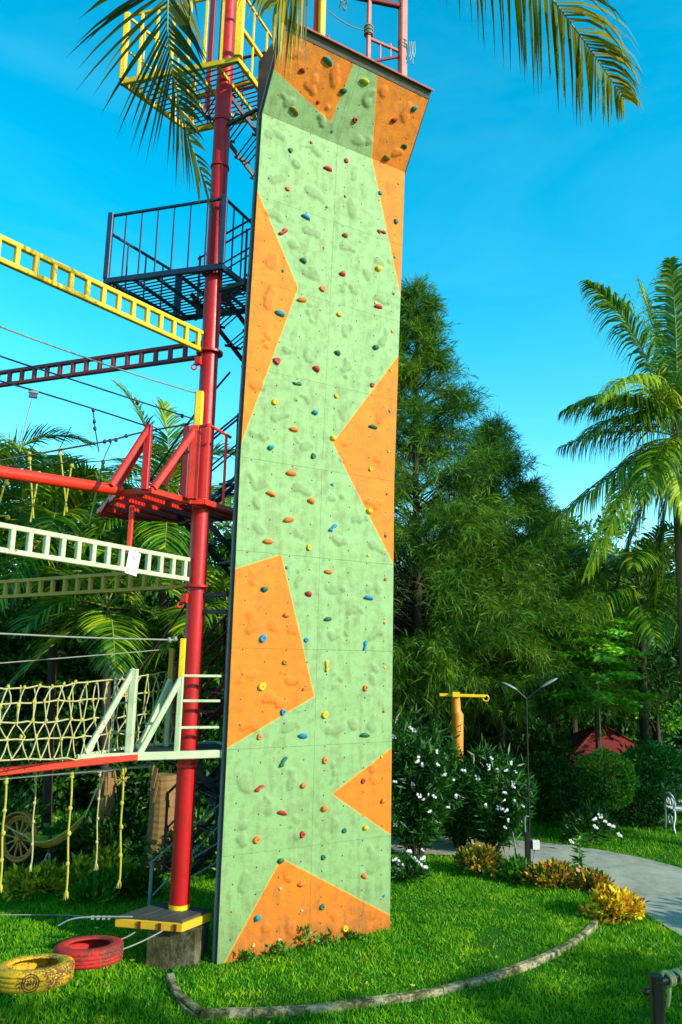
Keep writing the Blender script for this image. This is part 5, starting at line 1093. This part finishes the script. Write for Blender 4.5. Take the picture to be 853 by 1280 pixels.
# young bright tree with layered leaflets
yc = D(747, 812, 15.4); yo = thing('young_tree', 'young tree with flat layers of bright green leaflets on a pale stake', 'tree', (float(D(748, 1000, 15.4)[0]), 15.4, 0))
Vs = []; m = MB(); bx0 = float(D(748, 1000, 15.4)[0]); topz = yc[2]+.5
m.tube([(bx0, 15.4, 0), (bx0+.02, 15.4, topz*.6), (yc[0], 15.4, topz)], [.03, .024, .01], 7)
for k in range(46):
    hi = k < 32; cz = yc[2]+rng.uniform(-.5, .55) if hi else D(740, 870, 15.4)[2]+rng.uniform(-.22, .15); a = rng.uniform(0, 6.28); L = rng.uniform(.55, 1.12)*(1-.4*max(0, (cz-yc[2])/.55)); s = A(yc[0], 15.4, cz-.05); e = A(math.cos(a), math.sin(a), 0)
    p2 = s+e*L+ZV*rng.uniform(-.05, .08); m.tube([s, (s+p2)/2+ZV*.06, p2], [.010, .007, .003], 4); n = 190; t = NR.uniform(.15, 1.0, (n, 1)); P = s*(1-t)+p2*t+ZV*.06*np.sin(np.pi*t)+NR.normal(size=(n, 3))*A(.07, .07, .02); sd_ = np.cross(e, ZV); dd = np.where(NR.uniform(size=(n, 1)) < .5, 1, -1)*sd_+e*.5+NR.normal(size=(n, 3))*.2+A(0, 0, -.25)
    Vs.append(leaf_quads(P, dd,   .125, .42))
mesh_np('crown', np.concatenate(Vs), MT['bright'], yo); m.build('trunk', MT['bark'], yo); m = MB(); m.tube([(bx0+.06, 15.3, 0), (bx0+.05, 15.3, D(748, 840, 15.3)[2])], .016, 6); m.build('stake', MT['rope'], yo)

# clipped bushes
def topiary(label, px, py, Y, r, n, mat, size, hz=.95, group='clipped bushes beyond the path', cat='bush'):
    c = D(px, py, Y); o = thing('clipped_bush', label, cat, (float(c[0]), Y, 0), group); v = nunit(NR.normal(size=(n, 3))); bumps = 1+.07*np.sin(v[:, :1]*7+1)*np.sin(v[:, 1:2]*8)+.05*np.sin(v[:, 2:3]*11+2); P = c+v*r*bumps*A(1, 1, hz)*NR.uniform(.78, 1.0, (n, 1))**.6
    mesh_np('foliage', leaf_quads(P, v*.8+NR.normal(size=v.shape)*.6, size, .55), mat, o); m = MB(); limbs(m, (c[0], Y, 0), c, [c+A(*q)*r*.6 for q in ((1, 0, 0), (-1, 0, .2), (0, 1, .3), (0, -1, .1))], .05); m.build('stems', MT['bark'], o)
topiary('round yellowish green clipped bush in front of the red roof', 757, 974, 14.2, .52, 5200, MT['topiary'], .055)
topiary('large round glossy dark green bush right of the yellowish one', 819, 972, 14.9, .62, 6500, MT['topiary2'], .07, 1.0)
topiary('dark rounded shrub in shade behind the lamp post', 680, 985, 15.0, .62, 5000, MT['dark'], .07, 1.0)
topiary('dark low shrub under the young tree', 722, 990, 14.0, .42, 3200, MT['dark'], .06, .9)
topiary('dark shrub filling the space below the round bushes', 790, 1010, 14.8, .5, 3500, MT['dark'], .06, .8)

# oleanders with white flowers
def oleander(label, px, pyb, Y, spread, height, ns, seed):
    rg = np.random.default_rng(seed); b = D(px, pyb, Y); b = A(b[0], Y, 0); o = thing('oleander_shrub', label, 'shrub', (float(b[0]), Y, 0), 'white flowering oleanders'); m = MB(); Vs = []
    for i in range(ns):
        a = rg.uniform(0, 6.28); tilt = rg.uniform(.05, 1.0)**.8*.85; h = height*rg.uniform(.55, 1.05); top = b+A(math.cos(a)*spread*tilt, math.sin(a)*spread*tilt*.8, h*(1-.42*tilt*tilt)); mid = b+(top-b)*.5+ZV*.12*h
        if i % 3 == 0: m.tube([b+A(math.cos(a)*.08, math.sin(a)*.08, 0), mid, top], [.014, .009, .004], 4)
        n = 120; t = rg.uniform(.18, 1.0, (n, 1)); P = b*(1-t)**2+mid*2*t*(1-t)+top*t*t+rg.normal(size=(n, 3))*.05; d_ = nunit(top-mid)*.55+nunit(rg.normal(size=(n, 3)))*.8+A(0, 0, .05); Vs.append(leaf_quads(P, d_, .155, .17, rg))
    mesh_np('foliage', np.concatenate(Vs), MT['oleander'], o); m.build('stems', MT['bark'], o); return o
ol1 = oleander('white flowering oleander right against the climbing wall', 520, 1000, 12.0, 1.05, 2.05, 95, 31)
ol2 = oleander('white flowering oleander between the orange post and the lamp', 615, 1000, 12.4, .85, 1.55, 70, 32)
oleander('small oleander filling the gap before the orange post', 575, 1000, 12.7, .6, 1.3, 45, 33)
fl = [(145, 300), (160, 310), (185, 450), (175, 478), (283, 425), (290, 495), (155, 597), (372, 572), (210, 680), (240, 655), (270, 665), (190, 660), (343, 718), (243, 744), (387, 663), (575, 460), (560, 500), (605, 515), (650, 525), (678, 485), (703, 533), (690, 590), (645, 640), (640, 685), (700, 688), (743, 715), (615, 725), (633, 728), (650, 740), (663, 790), (648, 830), (500, 563), (425, 522), (322, 548), (545, 712), (692, 612), (55, 345), (60, 582), (560, 520), (208, 495), (208, 950), (60, 815)]
def flower_mesh(seed, r=.026, k=5):
    rg = random.Random(seed); Vs = []
    for j in range(k):
        c = A(rg.uniform(-1, 1), rg.uniform(-1, 1), rg.uniform(-1, 1))*r*1.5; nrm = unit(A(rg.uniform(-.6, .6), -1, rg.uniform(-.1, .8))); a_ = unit(np.cross(nrm, ZV)); b_ = np.cross(nrm, a_)
        for p in range(5):
            t = p*1.257+rg.uniform(-.1, .1); e = a_*math.cos(t)+b_*math.sin(t); s = np.cross(nrm, e); Vs.append([c, c+e*r*.6+s*r*.42+nrm*r*.15, c+e*r*1.05+nrm*r*.05, c+e*r*.6-s*r*.42+nrm*r*.15])
    me = bpy.data.meshes.new('flower_cluster'); V = np.array(Vs).reshape(-1, 3); me.from_pydata(V.tolist(), [], [tuple(range(4*i, 4*i+4)) for i in range(len(Vs))]); me.materials.append(MT['petal']); return me
FM = [flower_mesh(s) for s in range(5)]
for i, (x, y) in enumerate(fl):
    px, py = 480+x/4.265, 840+y/4.265; par = ol1 if px < 585 else ol2; Y = (11.15 if px < 585 else 11.75)+.25*((i*37) % 10)/10
    o = link('flower_cluster', FM[i % 5], par); o.location = D(px, py, Y)-ORG[par]; o.rotation_euler = (0, 0, rng.uniform(-.5, .5)); s = rng.uniform(.42, .72); o.scale = (s, s, s)

# low plants
def shrub(name, label, px, pyb, w, h, n, mat, size, aspect=.42, group=None, z0=0., seed=1, cat='shrub', up_=.35):
    b = G(px, pyb, z0); o = thing(name, label, cat, (float(b[0]), float(b[1]), z0), group); rg = np.random.default_rng(seed); k = 20; v = nunit(rg.normal(size=(k, 3))); v[:, 2] = abs(v[:, 2]); C_ = b+v*A(w*.42, w*.36, h*.55)*rg.uniform(.5, 1, (k, 1))+ZV*h*.18; rad = rg.uniform(.7, 1.25, (k, 1))*A(w*.2, w*.2, h*.22)
    P, d_ = clump_points(C_, rad, n, rg, .6); P[:, 2] = np.maximum(P[:, 2], z0+.02); dirs = d_*.6+nunit(P-b)*.6+rg.normal(size=P.shape)*.4+A(0, 0, up_); mesh_np('foliage', leaf_quads(P, dirs, size, aspect, rg, fold=.06), MT[mat], o)
    m = MB()
    for q in C_: m.tube([b, (b+q)/2+ZV*.03, q], [.010, .007, .004], 4)
    m.build('stems', MT['bark'], o); return o
CG = 'croton bushes along the path'
shrub('croton_bush', 'big golden yellow croton at the end of the kerb', 768, 1152, .66, .46, 1700, 'croton', .075, .5, CG, 0, 41)
shrub('croton_bush', 'small reddish croton behind the golden one', 738, 1117, .46, .42, 800, 'croton2', .075, .5, CG, .0, 42)
shrub('croton_bush', 'low red green croton right of the meter post', 690, 1112, .66, .42, 1100, 'croton2', .075, .5, CG, .0, 43)
shrub('croton_bush', 'red tipped croton in front of the oleander', 600, 1092, .64, .50, 1300, 'croton2', .075, .5, CG, .05, 44)
shrub('leafy_plant', 'plain green leafy plant left of the meter post', 645, 1105, .40, .42, 420, 'mid', .10, .4, 'green bed plants', .0, 45)
shrub('leafy_plant', 'green plant between the two reddish crotons', 713, 1112, .34, .36, 320, 'mid', .10, .4, 'green bed plants', .0, 46)
shrub('flowering_shrub', 'low shrub dotted white on the lawn beyond the path', 738, 1052, .85, .62, 1500, 'oleander', .12, .2, 'white dotted shrubs', 0, 47)
shrub('flowering_shrub', 'low white flowered plant at the wall edge', 508, 1100, .5, .34, 900, 'oleander', .10, .22, 'white dotted shrubs', .07, 48)
for (px, py, Y, par) in [(715+x, 1022+y, 12.6, 0) for x, y in ((0, 30), (8, 26), (28, 2), (36, -2), (42, 4), (47, 8), (30, 12), (52, 10), (60, 22))]+[(490+x, 1075+y, 10.6, 1) for x, y in ((3, 0), (9, 3), (14, 8), (25, 10), (35, 5), (38, -2), (42, 8), (22, -12), (8, 12), (30, 0))]:
    par = bpy.data.objects['flowering_shrub' if par == 0 else 'flowering_shrub.001']; o = link('flower_cluster', FM[int(px) % 5], par); o.location = D(px, py, Y)-ORG[par]; o.scale = (.75,)*3
# slim upright plant by the path
b = G(724, 1100, 0); so_ = thing('upright_plant', 'slim upright leafy plant standing in front of the grey path', 'plant', tuple(map(float, b))); m = MB(); m.tube([b, b+A(.02, 0, .28), b+A(.04, 0, .62)], [.010, .008, .004], 5); m.build('stem', MT['mid'], so_)
n = 90; t = NR.uniform(.25, 1, (n, 1)); P = b+A(.04, 0, .6)*t; mesh_np('foliage', leaf_quads(P, nunit(NR.normal(size=(n, 3))*A(1, 1, .3)+A(0, 0, .15)), .13, .24), MT['mid'], so_)
# yellow hedge behind the hanging ropes
for i, (px, py, w, h, mt_, lb) in enumerate([(28, 1118, .55, .34, 'hedgeyellow', 'yellow green hedge plant next to the palm trunk'), (62, 1116, .6, .40, 'hedgeyellow', 'yellow hedge plant in front of the dirt path'), (98, 1112, .6, .44, 'hedgeyellow', 'yellow hedge plant under the thick hanging rope'), (128, 1108, .62, .60, 'hedgeyellow', 'tallest yellow hedge plant before the slim palm trunk'), (150, 1118, .6, .42, 'mid', 'green leafy plant beside the yellow hedge'), (118, 1128, .7, .26, 'mid', 'low green plant in front of the yellow hedge'), (178, 1122, .5, .36, 'dark', 'dark leafy plant near the stair guard rail')]):
    shrub('hedge_plant', lb, px, py, w, h, 650, mt_, .085, .4, 'hedge plants behind the ropes', 0, 60+i)
for i, (px, py, w, h, Y, lb) in enumerate([(20, 1080, .8, .5, 11.6, 'dark shrub under the cart wheel'), (90, 1070, .7, .75, 12.0, 'green shrub behind the hammock end'), (150, 1075, .9, .9, 12.4, 'dark shrub between the two palm trunks'), (235, 1085, 1.0, .8, 12.2, 'dark shrub behind the red pole foot'), (275, 1090, 1.1, .95, 12.0, 'leafy shrub behind the stair rails'), (-20, 1060, 1.2, 1.0, 12.8, 'dark shrub behind the palm trunk at the dirt path')]):
    shrub('garden_shrub', lb, px, py, w*1.5, h, 1400, 'dark' if 'dark' in lb else 'mid', .11, .4, 'shrubs beyond the dirt path', 0, 80+i)
for i, (px, py, Y, w, h, lb) in enumerate([(30, 985, 14.5, 2.0, 1.5, 'tall dark shrub mass behind the cart wheel'), (110, 985, 15.0, 1.8, 1.5, 'tall dark shrub mass behind the hammock'), (190, 990, 14.6, 1.6, 1.4, 'tall dark shrub mass behind the thick palm trunk'), (270, 990, 14.2, 1.5, 1.3, 'tall dark shrub mass behind the stairs'), (545, 985, 16.5, 1.8, 1.5, 'tall dark shrub mass behind the oleanders'), (640, 985, 17.0, 1.8, 1.5, 'tall dark shrub mass behind the lamp post'), (860, 985, 16.5, 1.6, 1.4, 'tall dark shrub mass behind the white bench'), (790, 960, 21.5, 1.8, 1.2, 'tall dark shrub mass behind the red hut')]):
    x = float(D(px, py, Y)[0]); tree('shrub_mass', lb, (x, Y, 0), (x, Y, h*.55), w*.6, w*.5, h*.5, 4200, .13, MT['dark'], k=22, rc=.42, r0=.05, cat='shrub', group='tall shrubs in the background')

# grass blades on the lawn: short turf nobody could count
def in_poly(P, poly):
    x, y = P[:, 0], P[:, 1]; ins = np.zeros(len(P), bool); n = len(poly)
    for i in range(n):
        (x0, y0), (x1, y1) = poly[i][:2], poly[(i+1) % n][:2]; c = (y0 > y) != (y1 > y); ins ^= c & (x < (x1-x0)*(y-y0)/(y1-y0+1e-12)+x0)
    return ins
def grass(name, label, n, lo, hi, test, z, hgt):
    P = np.stack([NR.uniform(lo[0], hi[0], n), NR.uniform(lo[1], hi[1], n)], 1); P = P[test(P)]; n = len(P)
    tall = np.array([.75+.6*noise.noise(Vector((p[0]*1.3, p[1]*1.3, 0)))+.5*noise.noise(Vector((p[0]*5, p[1]*5, 3))) for p in P])[:, None]
    bare = np.array([noise.noise(Vector((p[0]*.9+5, p[1]*.9, 7)))+.35*noise.noise(Vector((p[0]*4, p[1]*4, 2))) for p in P]); k = NR.uniform(0, 1, n) > np.clip((bare-.28)*4, 0, .85); P = P[k]; tall = tall[k]; n = len(P)
    h = hgt*np.clip(tall, .35, 1.7)*NR.uniform(.5, 1.35, (n, 1)); B = np.concatenate([P, np.full((n, 1), z-.004)], 1); a = NR.uniform(0, 6.283, n); s = np.stack([np.cos(a), np.sin(a), 0*a], 1)*NR.uniform(.0035, .0075, (n, 1)); ln = NR.normal(size=(n, 3))*A(.55, .55, 0)
    tip = B+(ZV+ln)*h; V = np.stack([B-s, B+s, tip], 1); o = mesh_np(name, V, MT['grass'], None, None, 3); o['kind'] = 'stuff'; o['label'] = label; o['category'] = 'grass'; return o
bp2 = [p[:2] for p in bed_poly]
path_c = np.array(smooth_line([A(-2.5, 13.3, 0), A(.5, 12.95, 0), A(2.4, 12.7, 0), A(3.6, 12.25, 0), A(4.35, 11.2, 0), A(4.75, 9.6, 0), A(4.9, 7.6, 0), A(4.7, 5.0, 0)], 8))[:, :2]
def off_path(P): return np.min(np.linalg.norm(P[:, None]-path_c[None], axis=2)-np.interp(path_c[:, 1], [5, 8, 10, 11.5, 12.5, 13.5], [.95, 1.03, .99, .88, .68, .58])[None], axis=1)+.05*np.sin(P[:, 1]*9+P[:, 0]*4)*np.sin(P[:, 1]*23) > -.02
def visible(P): return (np.abs(P[:, 0]) < .50*P[:, 1]+.3)
kxy = np.array(kl)[:, :2]
def off_kerb(P): return np.concatenate([np.min(np.linalg.norm(q[:, None]-kxy[None], axis=2), axis=1) for q in np.array_split(P, 20)]) > .028
def t_in(P):
    k = in_poly(P, bp2) & visible(P); k[k] &= off_path(P[k]) & off_kerb(P[k]); return k
def t_out(P):
    k = ~in_poly(P, bp2) & visible(P); k[k] &= off_path(P[k]) & off_kerb(P[k]); return k
grass('lawn_grass', 'bright short grass in the raised lawn before the climbing wall', 110000, (-1.8, 6.6), (3.6, 12.2), t_in, LAWN_Z, .048)
grass('ground_grass', 'grass outside the kerb around the tyres and fence post', 230000, (-5, 5.2), (5.5, 11.2), t_out, 0., .056)
grass('far_grass', 'shaded grass beyond the path and under the trees', 90000, (-7, 11.2), (8, 17), lambda P: t_out(P), 0., .075)
# weeds at the wall foot
for i, (u, hh) in enumerate(((.62, .09), (.95, .20), (1.18, .10), (.3, .07), (1.5, .06))):
    w0 = wall_world(u, 0, .08); px = 0; o = thing('weed', ['low weed tuft at the left foot of the orange triangle', 'tallest weed tuft at the middle seam of the wall foot', 'weed tuft just right of the wall middle seam', 'tiny weed by the wall corner next to the deck', 'tiny weed by the wall corner next to the oleander'][i], 'weed', tuple(map(float, (w0[0], w0[1], LAWN_Z))), 'weeds at the wall foot'); n = 60; P = w0+ZV*LAWN_Z+NR.normal(size=(n, 3))*A(.05, .03, 0)+ZV*NR.uniform(0, hh, (n, 1)); mesh_np('foliage', leaf_quads(P, NR.normal(size=(n, 3))*A(.7, .7, .4)+A(0, 0, .6), .06, .4), MT['mid'], o)

# greenery outside the picture on the sunny side, whose shade falls over the near grass
for i, (x, y, h, L) in enumerate(((8.0, -.8, 5.4, 2.3), (6.2, 2.2, 3.2, 1.7), (8.3, 3.3, 2.9, 1.5))):
    palm('coconut_palm', ['palm with medium trunk on the sunny side of the path', 'short palm beside the fence rail', 'short palm by the path bend'][i], (x, y, 0), (x+.2, y, h), 15, L, 40+i, ll=.65, nl=26, lw=.045)
for i, (x, y, z, r) in enumerate(((6.4, 4.0, 1.75, .8), (6.7, 5.7, 1.5, .7), (8.1, 7.4, 1.7, .6), (6.6, 2.9, 2.1, .8), (5.7, 3.5, 1.5, .6))):
    tree('shade_tree', ['low leafy tree near the fence rail on the sunny side', 'low leafy tree by the path bend', 'low leafy tree further along the sunny side of the path', 'taller leafy tree right behind the fence rail', 'smallest leafy tree touching the fence rail'][i], (x, y, 0), (x, y, z), r, r, r*.8, 2400, .12, MT['mid'], k=14, rc=.36, r0=.07, group='trees on the sunny side of the path')

for i, (x, y, z, r) in enumerate(((10.6, 10.4, 4.6, 1.5), (11.6, 12.6, 4.8, 1.6), (9.6, 12.3, 4.2, 1.3))):
    tree('shade_tree', ['tall leafy tree across the path beyond the white bench', 'tallest leafy tree standing behind the other path trees', 'leafy tree between the bench and the tall path trees'][i], (x, y, 0), (x, y, z), r, r, r*1.0, 5000, .16, MT['mid'], k=26, rc=.6, r0=.12, group='trees on the sunny side of the path')
# fallen leaves on the lawn
n = 170; P = np.stack([NR.uniform(-3, 4.2, n), NR.uniform(6.4, 12, n), np.zeros(n)], 1); P = P[visible(P) & off_path(P[:, :2])]; P[:, 2] = np.where(in_poly(P[:, :2], bp2), LAWN_Z, 0)+NR.uniform(.03, .06, len(P))
MT['fallen'] = leafy('fallen_leaf', [(0, (.16, .09, .02)), (.5, (.32, .22, .03)), (1, (.42, .34, .06))], .7, .1, .2)
lv = mesh_np('fallen_leaves', leaf_quads(P, NR.normal(size=P.shape)*A(1, 1, .15), .05, .4), MT['fallen']); lv['kind'] = 'stuff'; lv['label'] = 'dry fallen leaves scattered over the grass'; lv['category'] = 'leaves'
